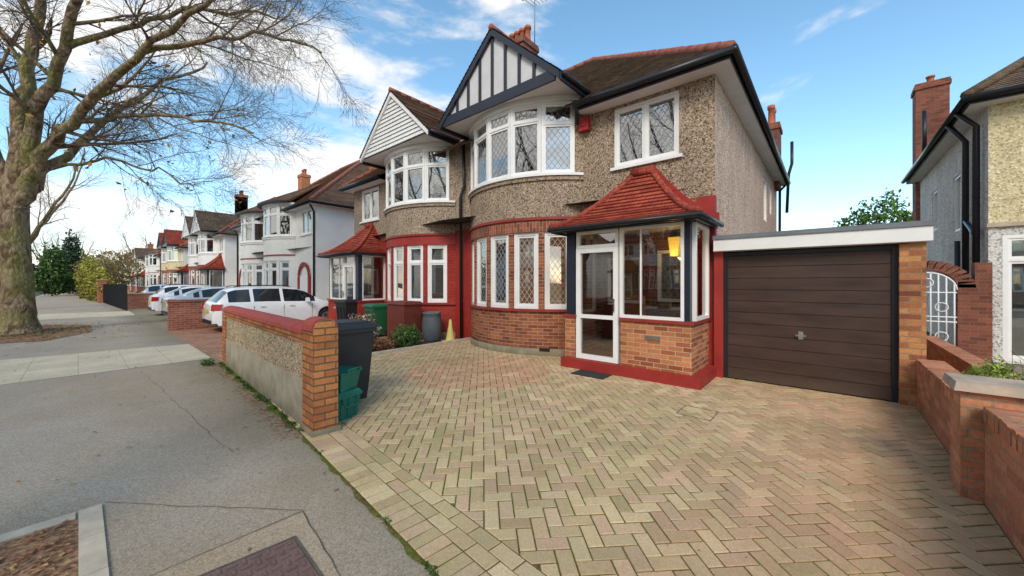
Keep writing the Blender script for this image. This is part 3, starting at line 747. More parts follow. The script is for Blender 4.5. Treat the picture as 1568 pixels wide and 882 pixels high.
wheelie('wheelie_bin',-4.93,2.28,rad(178),'bin_black',1.03)
wheelie('wheelie_bin',-10.35,5.85,0,'bin_green',.92)
wheelie('wheelie_bin',-12.3,5.9,rad(10),'bin_black',.98)
wheelie('wheelie_bin',-18.3,6.6,0,'bin_black',.98)
g=Grp('recycling_box',(-4.46,2.02,0),rad(15))
b=g.get('body','bin_teal'); b.frustum(0,0,0,.26,.30,.28,.36,.34); b.frustum(0,0,.26,.29,.39,.37,.39,.37)
for sx in (-.14,-.05,.05,.14): b.frustum(sx,-.145,.03,.25,.02,.02,.022,.02,0,-.028)
for sy in (-.1,0,.1): b.frustum(.153,sy,.03,.25,.015,.02,.015,.022,.028,0)
g.get('lid','bin_teal').frustum(0,0,.292,.33,.38,.36,.33,.30)
g.get('handle','bin_teal',True).tube([(.17,-.1,.27),(.24,-.1,.17),(.24,.1,.17),(.17,.1,.27)],.01,6)
g.done()
g=Grp('recycling_box',(-4.45,2.02,.335),rad(24))
b=g.get('body','bin_teal'); b.frustum(0,0,0,.20,.29,.27,.35,.33); b.frustum(0,0,.20,.23,.38,.36,.38,.36)
g.get('handle','bin_teal',True).tube([(.17,-.1,.2),(.23,-.1,.26),(.23,.1,.26),(.17,.1,.2)],.01,6); g.done()
g=Grp('storage_box',(-9.15,6.0,0))
b=g.get('body','shed_brown')
for i in range(7): b.box(-.42+i*.12,-.42+i*.12+.113,-.28,.28,.0,1.0)
g.get('lid','shed_brown').frustum(0,0,1.0,1.08,.92,.64,.86,.5); g.done()
g=Grp('water_butt',(-8.35,6.35,0)); g.get('barrel','bin_grey',True).lathe(0,0,[(.2,0),(.24,.05),(.27,.3),(.275,.45),(.26,.62),(.24,.72),(.26,.74),(.26,.78),(.2,.8),(0.02,.8)],20)
g.done()
g=Grp('traffic_cone',(-7.86,6.6,0)); g.get('cone','cone_yellow',True).lathe(0,0,[(.13,.03),(.05,.45),(.03,.6),(.0,.6)],14); g.get('base','cone_yellow').box(-.17,.17,-.17,.17,0,.03); g.done()
g=Grp('door_mat'); g.get('mat','mat_rubber').box(-3.45,-2.85,5.62,5.98,.004,.018); g.done()

# ================= driveway pavers (real blocks)
def clip(poly,hp):
    for (nx,ny,c) in hp:
        out=[]
        for i in range(len(poly)):
            a,b=poly[i],poly[(i+1)%len(poly)]
            da,db=nx*a[0]+ny*a[1]-c,nx*b[0]+ny*b[1]-c
            if da<=0: out.append(a)
            if (da<0<db) or (db<0<da):
                t=da/(da-db); out.append((a[0]+(b[0]-a[0])*t,a[1]+(b[1]-a[1])*t))
        poly=out
        if len(poly)<3: return None
    return poly
def area(p): return abs(sum(p[i][0]*p[(i+1)%len(p)][1]-p[(i+1)%len(p)][0]*p[i][1] for i in range(len(p))))/2
BV=[];BF=[];BC=[]
pal=[(.60,.45,.25),(.63,.49,.28),(.55,.39,.22),(.61,.41,.26),(.52,.40,.22),(.60,.43,.27)]
def block(poly,col):
    if not poly or area(poly)<.0006: return
    cx=sum(p[0] for p in poly)/len(poly);cy=sum(p[1] for p in poly)/len(poly)
    tx,ty=rnd.gauss(0,.012),rnd.gauss(0,.012); z0=rnd.gauss(0,.0012)
    i=len(BV);m=len(poly)
    for s,dz in ((0,-.016),(0,-.004),(.005,0)):
        for p in poly:
            dx,dy=p[0]-cx,p[1]-cy; r=math.hypot(dx,dy); k=max(0,(r-s*1.4)/r) if r else 1
            x,y=cx+dx*k,cy+dy*k; BV.append((x,y,dz+z0+tx*dx+ty*dy))
    for k in range(2):
        for j in range(m): a=i+k*m+j;b=i+k*m+(j+1)%m; BF.append((a,b,b+m,a+m));BC.append(col)
    BF.append(tuple(range(i+2*m,i+3*m)));BC.append(col)
fx,fy=0.098,1.0; fc=1.27-.098*1.5
fl=math.hypot(fx,fy)
def col_at(x,y):
    c=pal[rnd.randrange(len(pal))]; 
    pk=max(0,min(1,(x+1.4)/2.0))*.95
    if ((x+4.9)/1.3)**2+((y-4.8)/1.3)**2<1: pk=max(pk,.9)
    pk=min(1,pk*rnd.uniform(.5,1.2)); p=(.62,.35,.21)
    f=rnd.uniform(.80,1.06)
    return tuple((a*(1-pk)+b*pk)*f for a,b in zip(c,p))
inner=.43
hp=[(-fx/fl,-fy/fl,-(fc/fl+inner)),(-1,0,7.62),(1,0,.85),(0,1,7.1)]
ca,sa=math.cos(rad(45)),math.sin(rad(45)); w=.1045;gp=.0048
def rotp(x,y): return (ca*x-sa*y-3.4,sa*x+ca*y+4.0)
for k in range(-90,90):
    for m in range(-25,26):
        bx,by=k+4*m,k
        for (ox,oy,dw,dh) in ((0,0,2,1),(3,0,1,2)):
            x0,y0=(bx+ox)*w,(by+oy)*w
            c=rotp(x0+dw*w/2,y0+dh*w/2)
            if not(-7.9<c[0]<1.1 and 1.0<c[1]<7.3): continue
            q=[rotp(x0+gp,y0+gp),rotp(x0+dw*w-gp,y0+gp),rotp(x0+dw*w-gp,y0+dh*w-gp),rotp(x0+gp,y0+dh*w-gp)]
            block(clip(q,hp),col_at(*c))
ex=V3((1,-.098,0)).normalized();ey=V3((.098,1,0)).normalized(); o=V3((0,fc,0))
for row,(b0,b1,step) in enumerate(((.006,.205,.1045),(.213,.311,.209),(.319,.421,.209))):
    t=-7.75+(.1 if row==2 else 0)
    while t<1.0:
        q=[o+ex*(t+gp)+ey*b0,o+ex*(t+step-gp)+ey*b0,o+ex*(t+step-gp)+ey*b1,o+ex*(t+gp)+ey*b1]
        block(clip([(p.x,p.y) for p in q],[(-1,0,7.62),(1,0,.87)]),col_at(q[0].x,q[0].y)); t+=step
me=bpy.data.meshes.new('driveway_blocks'); me.from_pydata(BV,[],BF); me.materials.append(MATS['paver'])
at=me.attributes.new('Col','FLOAT_COLOR','FACE'); at.data.foreach_set('color',[x for c in BC for x in (*c,1)])
drv=bpy.data.objects.new('driveway',None); S.collection.objects.link(drv)
o_=bpy.data.objects.new('paving_blocks',me); S.collection.objects.link(o_); o_.parent=drv
p=Part('moss_joints','moss_joint'); p.poly((-7.63,1.87,-.0065),(.86,1.04,-.0065),(.86,7.12,-.0065),(-7.63,7.3,-.0065)); q=single(p); q.parent=drv
p=Part('recessed_cover_rim','seam_dirt')
for a_ in ((-1.43,-1.422,4.76,5.16),(-1.05,-1.042,4.76,5.16),(-1.422,-1.05,4.76,4.768),(-1.422,-1.05,5.152,5.16)): p.box(*a_,-.005,.003)
q=single(p); q.parent=drv

# ================= ground sheets
def sheet(name,mat,pts,z):
    p=Part(name,mat); p.poly(*[(x,y,z) for x,y in pts]); return single(p)
sheet('ground','grass_ground',[(-900,-700),(500,-700),(500,900),(-900,900)],-.16)
sheet('road','asphalt_road',[(-600,-11),(200,-11),(200,-3.2),(-600,-3.2)],-.15)
sheet('pavement','asphalt_pavement',[(-600,-3.05),(200,-3.05),(200,2.6),(-600,2.6)],-.022)
sheet('far_pavement','asphalt_pavement',[(-600,-14),(200,-14),(200,-11.1),(-600,-11.1)],-.03)
sheet('neighbour_forecourt','drive_red',[(-17.0,1.95),(-7.66,1.88),(-7.66,7.3),(-17.0,9)],-.016)
sheet('neighbour_forecourt','asphalt_patch',[(-600,1.95),(-17.1,1.95),(-17.1,9),(-600,9)],-.016)
sheet('neighbour_forecourt','asphalt_pavement',[(1.12,1.2),(60,1.2),(60,12.1),(1.12,12.1)],-.016)
sheet('side_yard','cement',[(.94,7.0),(2.5,7.0),(2.5,14),(.94,14)],-.012)
sheet('vehicle_crossover','crossover_slabs',[(-13.4,-3.04),(-9.9,-3.04),(-10.1,1.86),(-12.9,1.9)],-.018)
sheet('vehicle_crossover','crossover_slabs',[(-31,-3.04),(-26,-3.04),(-26.4,1.86),(-30.5,1.9)],-.018)
sheet('pavement_patch','asphalt_patch',[(-2.86,-3),(-2.84,1.03),(-1.4,.87),(-1.0,-3)],-.018)
k=Part('kerb','kerb_stone')
x=-200
while x<60: k.box(x,x+.905,-3.2,-3.05,-.16,-.015); k.box(x,x+.905,-11.1,-11,-.16,-.025); x+=.915
single(k)
g=Grp('pavement_seams')
sm=g.get('seam','seam_dirt')
def seam(a,b,wd=.008):
    a=V3((*a,-.0155));b=V3((*b,-.0155)); e=(b-a).normalized().cross(Z)*wd; sm.poly(a-e,a+e,b+e,b-e)
def wob(a,b,n=14,am=.006,wd=.0035):
    pts=[(a[0]+(b[0]-a[0])*i/n+(rnd.uniform(-am,am)),a[1]+(b[1]-a[1])*i/n+rnd.uniform(-am,am)) for i in range(n+1)]
    for u_,v_ in zip(pts[:-1],pts[1:]): seam(u_,v_,wd*rnd.uniform(.5,1.2))
wob((-2.86,-3),(-2.84,1.03)); wob((-2.84,1.03),(-1.4,.87)); wob((-2.84,1.03),(-4.05,.13),14,.01,.003); wob((-9.6,.75),(-4.3,.95),30,.02,.002)
g.done()
p=Part('edge_moss','moss_joint')
xs=[-9.35+i*.08 for i in range(128)]
for i,x in enumerate(xs[:-1]):
    if x>.85: break
    def ye(x): return (1.6+(-4.07-x)*.0568) if x<-4.07 else (fc-.098*x)
    f=lambda x:ye(x)-(.09 if x<-4.07 else .022)-.03*math.sin(x*9)*(1 if x<-4.07 else .3)-.012*math.sin(x*23+1)
    p.poly((x,f(x),-.014),(xs[i+1],f(xs[i+1]),-.014),(xs[i+1],ye(xs[i+1])+.01,-.014),(x,ye(x)+.01,-.014))
single(p)
g=Grp('tree_pit')
ks=g.get('edging','kerb_stone')
for i in range(4): ks.box(-4.02+i*.46,-4.02+i*.46+.452,0.0,.11,-.1,-.006)
for i in range(4): ks.box(-4.02,-3.91,-.006-(i+1)*.46,-.006-i*.46-.008,-.1,-.007)
for i in range(4): ks.box(-2.30,-2.19,-.006-(i+1)*.46,-.006-i*.46-.008,-.1,-.007)
g.get('bed','earth_leaves').poly((-3.91,-1.85,-.015),(-2.30,-1.85,-.015),(-2.30,0,-.015),(-3.91,0,-.015))
g.done()
g=Grp('manhole_cover')
mo=V3((-2.62,.42,-.0175)); a=V3((.62,-.03,0));b=V3((.05,.46,0))
g.get('frame','manhole_iron').obox(mo,a,b,V3((0,0,.006)))
st=g.get('studs','manhole_iron')
for i in range(10):
    for j in range(8):
        c_=mo+a*((i+.5)/10)+b*((j+.5)/8)+V3((0,0,.006)); 
        if (i+j)%2: st.obox(c_-a*.038-b*.02,a*.076,b*.04,V3((0,0,.007)))
        else: st.obox(c_-a*.016-b*.052,a*.03,b*.104,V3((0,0,.007)))
fm=g.get('rim','seam_dirt'); 
fm.obox(mo-a*.03-b*.04,a*1.06,b*.03,V3((0,0,.007))); fm.obox(mo-a*.03+b*1.01,a*1.06,b*.03,V3((0,0,.007))); fm.obox(mo-a*.03-b*.01,a*.02,b*1.02,V3((0,0,.007))); fm.obox(mo+a*1.01-b*.01,a*.02,b*1.02,V3((0,0,.007)))
g.done()
# ================= leaf masses
def leaves(name,blobs,n,size,cols,shell=.55,up=0,parent=None,seed=1):
    R=random.Random(seed); Vv=[];Ff=[];Cc=[]
    ws=[b[1][0]*b[1][1]*b[1][2] for b in blobs]
    for i in range(n):
        c,r=R.choices(blobs,ws)[0]
        while True:
            q=V3((R.uniform(-1,1),R.uniform(-1,1),R.uniform(-1,1)))
            if shell<q.length+R.random()*.5 and q.length<1: break
        lump=1+.18*math.sin(q.x*7+c[0])*math.sin(q.y*6+1)+.12*math.sin(q.z*9)
        p=V3((c[0]+q.x*r[0]*lump,c[1]+q.y*r[1]*lump,c[2]+q.z*r[2]*lump))
        if p.z<.0: p.z=.02*R.random()
        u=V3((R.gauss(0,1),R.gauss(0,1),R.gauss(0,1))).normalized();v=u.orthogonal().normalized()
        v=(v*math.cos(R.random()*6)+u.cross(v)*math.sin(R.random()*6)).normalized()
        w_=u.cross(v)
        s=size*R.uniform(.6,1.4); k=len(Vv)
        Vv+= [tuple(p-v*s),tuple(p+w_*s*.55+u*s*.15),tuple(p+v*s),tuple(p-w_*s*.55+u*s*.15)]
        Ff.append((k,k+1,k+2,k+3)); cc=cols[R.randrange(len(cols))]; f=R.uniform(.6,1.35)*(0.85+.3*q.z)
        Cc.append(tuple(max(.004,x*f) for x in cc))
    me=bpy.data.meshes.new(name); me.from_pydata(Vv,[],Ff); me.materials.append(MATS['leaf'])
    at=me.attributes.new('Col','FLOAT_COLOR','FACE'); at.data.foreach_set('color',[x for c in Cc for x in (*c,1)])
    o=bpy.data.objects.new(name,me); S.collection.objects.link(o)
    if parent: o.parent=parent
    return o
GR=[(.07,.14,.03),(.11,.18,.04),(.05,.10,.03)]; YG=[(.40,.34,.04),(.30,.28,.05),(.17,.19,.04)]; DG=[(.03,.06,.03),(.04,.08,.03)]
sheet('flower_bed','soil',[(-8.55,3.2),(-7.66,3.2),(-7.66,6.5),(-8.55,6.2)],-.008)
k=Part('bed_edging','kerb_stone'); y=3.1
while y<6.9: k.box(-7.72,-7.64,y,y+.44,-.05,.06); y+=.45
single(k)
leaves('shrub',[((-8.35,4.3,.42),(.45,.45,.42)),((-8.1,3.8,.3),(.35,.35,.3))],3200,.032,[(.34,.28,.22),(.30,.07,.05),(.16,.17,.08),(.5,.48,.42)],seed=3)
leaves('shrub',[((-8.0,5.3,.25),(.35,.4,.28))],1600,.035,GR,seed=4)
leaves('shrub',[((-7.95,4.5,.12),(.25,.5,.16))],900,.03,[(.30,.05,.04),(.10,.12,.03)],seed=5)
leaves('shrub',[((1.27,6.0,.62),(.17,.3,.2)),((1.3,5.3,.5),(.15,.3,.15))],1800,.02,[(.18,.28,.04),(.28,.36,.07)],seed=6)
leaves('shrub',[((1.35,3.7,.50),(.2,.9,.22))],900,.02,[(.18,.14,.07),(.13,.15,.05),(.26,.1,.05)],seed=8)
tw=Part('bare_shrub','twig',True)
for i in range(70):
    x,y=1.27+rnd.uniform(-.12,.2),rnd.uniform(3.2,5.6); tw.tube([(x,y,.3),(x+rnd.uniform(-.1,.1),y+rnd.uniform(-.1,.1),.75),(x+rnd.uniform(-.2,.2),y+rnd.uniform(-.2,.2),rnd.uniform(.8,1.0))],[.005,.003,.002],4)
single(tw)
wb_=[]
for i in range(26):
    x=-4.2-rnd.random()*5; wb_.append(((x,1.57+(-4.07-x)*.0568-.03,-.01),(.08,.04,.03)))
for i in range(8):
    x=rnd.uniform(-7,.6); wb_.append(((x,fc-.098*x-.01,-.01),(.06,.03,.02)))
leaves('weeds',wb_,1500,.012,GR,0,seed=9)
leaves('weeds',[((-9.3,1.65,.03),(.2,.12,.08)),((-7.8,3.0,.05),(.2,.2,.08))],500,.02,GR,0,seed=19)
R=random.Random(5);Vv=[];Ff=[];Cc=[]
def leafq(x,y,z,s,c):
    a=R.random()*6.28;k=len(Vv);dx,dy=math.cos(a)*s,math.sin(a)*s
    Vv.extend([(x-dx,y-dy,z),(x-dy*.6,y+dx*.6,z+s*R.random()*.5),(x+dx,y+dy,z+.003),(x+dy*.6,y-dx*.6,z+s*R.random()*.4)]);Ff.append((k,k+1,k+2,k+3));Cc.append(c)
LC=[(.36,.19,.09),(.26,.14,.08),(.42,.26,.11),(.18,.11,.07),(.4,.15,.06)]
for i in range(1700): leafq(R.uniform(-3.9,-2.3),R.uniform(-1.8,-.02),-.005,.018*R.uniform(.6,1.5),R.choice(LC))
for i in range(420):
    x=R.uniform(-26,1); leafq(x,R.uniform(-2.8,1.7),-.012,.02*R.uniform(.6,1.3),R.choice(LC))
for i in range(500):
    x=R.uniform(-9.3,-4.2); leafq(x,1.5+(-4.07-x)*.0568-abs(R.gauss(0,.10)),-.010,.016*R.uniform(.6,1.3),R.choice(LC))
for i in range(90): leafq(R.uniform(-7.5,.8),R.uniform(1.8,7),.004,.012*R.uniform(.6,1.2),R.choice(LC))
for i in range(2200):
    a=R.random()*6.28;r=abs(R.gauss(0,1.1)); leafq(-19.6+r*math.cos(a)*1.6,-1.0+r*math.sin(a)*.9,.01,.04*R.uniform(.6,1.3),R.choice(LC+[(.10,.15,.04)]*6))
me=bpy.data.meshes.new('fallen_leaves'); me.from_pydata(Vv,[],Ff); me.materials.append(MATS['leaf'])
at=me.attributes.new('Col','FLOAT_COLOR','FACE'); at.data.foreach_set('color',[x for c in Cc for x in (*c,1)])
S.collection.objects.link(bpy.data.objects.new('fallen_leaves',me))
sheet('tree_verge','earth_leaves',[(-22.5,-2.9),(-17.2,-2.9),(-16.6,-.6),(-18.5,.3),(-21.5,.3),(-23,-.8)],-.012)

# ================= trees
def mkpath(R,p,d,L,n,wan,trop):
    pts=[p];d=d.normalized()
    for i in range(n):
        d=(d+V3((R.gauss(0,wan),R.gauss(0,wan),R.gauss(0,wan)))+V3((0,0,trop/n))).normalized(); p=p+d*(L/n); pts.append(p)
    return pts
def spawn(R,parts,pts,r0,r1,level,cfg):
    cnt,len_,ang,trop,wan,nseg,side=cfg[level]
    tot=len(pts)-1
    for i in range(cnt):
        f=.18+.82*(i+R.random())/cnt if level else .25+.75*(i+R.random())/cnt
        k=min(tot-1,int(f*tot)); t=f*tot-k; p=pts[k].lerp(pts[k+1],min(1,t)); d=(pts[k+1]-pts[k]).normalized()
        ax=d.orthogonal().normalized(); ax=Matrix.Rotation(R.random()*6.283,3,d)@ax
        nd=Matrix.Rotation(rad(R.uniform(*ang)),3,ax)@d
        L=len_*R.uniform(.6,1.25)*(1.1-.45*f); rr=max(.0035,(r0+(r1-r0)*f)*.55)
        cp=mkpath(R,p,nd,L,nseg,wan,trop); re=max(.0025,rr*.3)
        parts[1 if level>=1 else 0].tube(cp,[rr+(re-rr)*j/nseg for j in range(nseg+1)],side,cap=False)
        if level+1<len(cfg): spawn(R,parts,cp,rr,re,level+1,cfg)
def smooth(pts,sub=4):
    P=[V3(p) for p in pts];out=[]
    for i in range(len(P)-1):
        p0=P[max(0,i-1)];p1=P[i];p2=P[i+1];p3=P[min(len(P)-1,i+2)]
        for s in range(sub):
            t=s/sub; out.append(.5*((2*p1)+(p2-p0)*t+(2*p0-5*p1+4*p2-p3)*t*t+(3*p1-p0-3*p2+p3)*t**3))
    out.append(P[-1]); return out
def tree(name,trunk,tr,limbs,cfg,seed,bark='bark'):
    R=random.Random(seed); a=Part('trunk_and_limbs',bark,True);b=Part('twigs','twig',True)
    tp=smooth(trunk,5);n=len(tp); rr=[]
    m=len(tr)-1
    for i in range(n):
        f=i/(n-1)*m;k=min(m-1,int(f)); rr.append(tr[k]+(tr[k+1]-tr[k])*(f-k))
    a.tube(tp,rr,22,jit=.07)
    for pts,r0,r1 in limbs:
        sp=smooth(pts,5); q=[p+V3((R.gauss(0,.05),R.gauss(0,.05),R.gauss(0,.05)))*(1 if 0<i else 0) for i,p in enumerate(sp)]
        N_=len(q); a.tube(q,[r0+(r1-r0)*(i/(N_-1))**.8 for i in range(N_)],12,cap=False,jit=.06)
        spawn(R,(a,b),q,r0*.75,r1,0,cfg)
    e=bpy.data.objects.new(name,None); S.collection.objects.link(e)
    ms=[]
    for p in (a,b):
        o=single(p);o.parent=e; ms.append((o.name,o.data))
    return e,ms
T=(-19.7,-1.28)
trunk=[(T[0]+.05,T[1],-.1),(T[0],T[1],.45),(T[0],T[1],1.6),(T[0]-.05,T[1]-.05,3.2),(T[0]+.05,T[1],4.7)]
limbs=[
([(-19.65,-1.25,4.0),(-19.1,-.9,5.3),(-17.9,-.1,6.6),(-15.3,1.1,8.2),(-12.6,2.4,9.3)],.27,.05),
([(-19.6,-1.2,4.2),(-18.9,-.9,6.5),(-17.4,-.3,8.6),(-15.6,.3,10.8),(-13.8,1.4,12.6)],.24,.05),
([(-19.7,-1.3,4.3),(-19.7,-1.2,7),(-19.3,-.9,9.4),(-18.2,-.6,11.8),(-17,-.3,14)],.27,.05),
([(-19.75,-1.4,4.0),(-20.5,-2,6.8),(-21.4,-2.8,10),(-22,-4,13)],.25,.05),
([(-19.8,-1.2,4.4),(-20.8,.3,7.2),(-21.8,2,9.8),(-22.3,4,12)],.17,.04),
([(-17.9,-.1,6.6),(-16.8,1.1,6.9),(-15.2,2.4,6.8),(-13.6,3.5,6.3)],.09,.025),
([(-15.3,1.1,8.2),(-14,2.4,8.7),(-12.6,3.6,8.9),(-11.4,4.7,8.4)],.09,.025),
([(-17.4,-.3,8.6),(-16.2,1.2,9.6),(-14.9,2.8,10.3),(-13.8,4.2,10.3)],.10,.03),
([(-19.3,-1.0,5.0),(-18.4,.4,5.6),(-17.4,1.6,5.5),(-16.6,2.6,4.9)],.06,.02),
]
cfg=[(11,2.6,(30,65),.25,.13,6,6),(8,1.35,(25,60),.0,.12,4,4),(7,.72,(20,55),-.15,.12,3,3),(3,.32,(20,50),-.1,.1,2,3)]
pe,_=tree('plane_tree',trunk,[.62,.42,.35,.31,.27],limbs,cfg,11)
ob=[]
for i in range(90): ob.append(((rnd.uniform(-20,-12.5),rnd.uniform(-1,4),rnd.uniform(4.2,11)),(.15,.15,.15)))
leaves('remaining_leaves',ob,150,.07,[(.5,.28,.03),(.4,.18,.03),(.14,.08,.03)],0,parent=pe,seed=31)
cfg2=[(7,2.8,(30,60),.3,.14,5,4),(6,1.5,(25,55),.1,.12,3,3),(5,.8,(20,50),.0,.12,2,3)]
gl=[]
for i in range(6):
    a=i*1.05; gl.append(([(0,0,2.8),(math.cos(a)*1.1,math.sin(a)*1.1,5),(math.cos(a)*2.4,math.sin(a)*2.4,7.5),(math.cos(a)*3.2,math.sin(a)*3.2,10)],.14,.03))
e,ms=tree('bare_street_tree',[(0,0,-.1),(0,0,.5),(0.05,0,2),(0,0,3.3)],[.4,.28,.24,.2],gl,cfg2,5)
e.location=(-37,-2.5,0)
def tinst(x,y,s,rz):
    e=bpy.data.objects.new('bare_street_tree',None); S.collection.objects.link(e); e.location=(x,y,0);e.scale=(s,s,s);e.rotation_euler=(0,0,rz)
    for nm,m in ms:
        o=bpy.data.objects.new(nm,m);S.collection.objects.link(o);o.parent=e
for x,y,s,r_ in ((-3.15,-1.75,.95,1),(-8,-12,1.2,0),(3,-12.3,1.2,3),(-20,-12,1.1,4),(-14,-12.3,1.1,2),(-2.5,-12.3,1.2,5),(-72,11,.9,1),(-95,8,1,2),(-100,-3,1.0,5),(-85,-1,.8,.4),(-62,2.6,.5,.4)):
    tinst(x,y,s,r_)
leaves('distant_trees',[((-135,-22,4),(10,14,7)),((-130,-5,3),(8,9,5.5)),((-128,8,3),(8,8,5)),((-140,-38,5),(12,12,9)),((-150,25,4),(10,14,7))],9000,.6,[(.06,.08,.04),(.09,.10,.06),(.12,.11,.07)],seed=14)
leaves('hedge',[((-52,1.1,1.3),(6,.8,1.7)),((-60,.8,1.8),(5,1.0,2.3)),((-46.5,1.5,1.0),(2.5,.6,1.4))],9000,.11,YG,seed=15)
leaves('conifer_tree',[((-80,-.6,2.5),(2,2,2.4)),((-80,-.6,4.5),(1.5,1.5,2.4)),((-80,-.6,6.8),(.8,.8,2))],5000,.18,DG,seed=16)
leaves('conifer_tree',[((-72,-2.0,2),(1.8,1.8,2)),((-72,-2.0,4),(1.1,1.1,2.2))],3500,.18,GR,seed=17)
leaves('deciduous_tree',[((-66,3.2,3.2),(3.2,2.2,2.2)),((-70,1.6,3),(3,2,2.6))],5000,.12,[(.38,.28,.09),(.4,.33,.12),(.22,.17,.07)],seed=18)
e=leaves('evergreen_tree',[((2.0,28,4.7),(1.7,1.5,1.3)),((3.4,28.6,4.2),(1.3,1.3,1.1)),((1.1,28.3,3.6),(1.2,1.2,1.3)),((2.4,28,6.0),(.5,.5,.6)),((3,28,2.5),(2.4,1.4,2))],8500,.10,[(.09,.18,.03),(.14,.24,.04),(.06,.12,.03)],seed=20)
g=Grp('iron_railings'); r=g.get('bars','black_pipe')
for i in range(70):
    t=i/69; x,y=-44.6+14.2*t,1.3+.5*t; r.box(x-.015,x+.015,y-.015,y+.015,0,1.5)
for z in (.2,1.35): r.obox(V3((-44.6,1.3,z)),V3((14.2,.5,0)),V3((0,.03,0)),V3((0,0,.04)))
g.done()
g=Grp('brick_gate_pier'); g.get('pier','brick_orange').box(-45.4,-44.7,1.0,1.5,-.02,1.8); g.get('cap','stone_cap').box(-45.45,-44.65,.95,1.55,1.8,1.88); g.done()
g=Grp('brick_boundary_wall'); g.get('brick','brick_red_far').box(-16.95,-16.72,1.95,6.5,-.02,.95); g.get('coping','brick_red_far').box(-16.98,-16.69,1.92,6.53,.95,1.02); g.done()
g=Grp('brick_boundary_wall'); g.get('brick','brick_red_far').box(-33,-32.8,1.9,6.5,-.02,.9); g.get('coping','stone_cap').box(-33.03,-32.77,1.88,6.53,.9,.96); g.done()

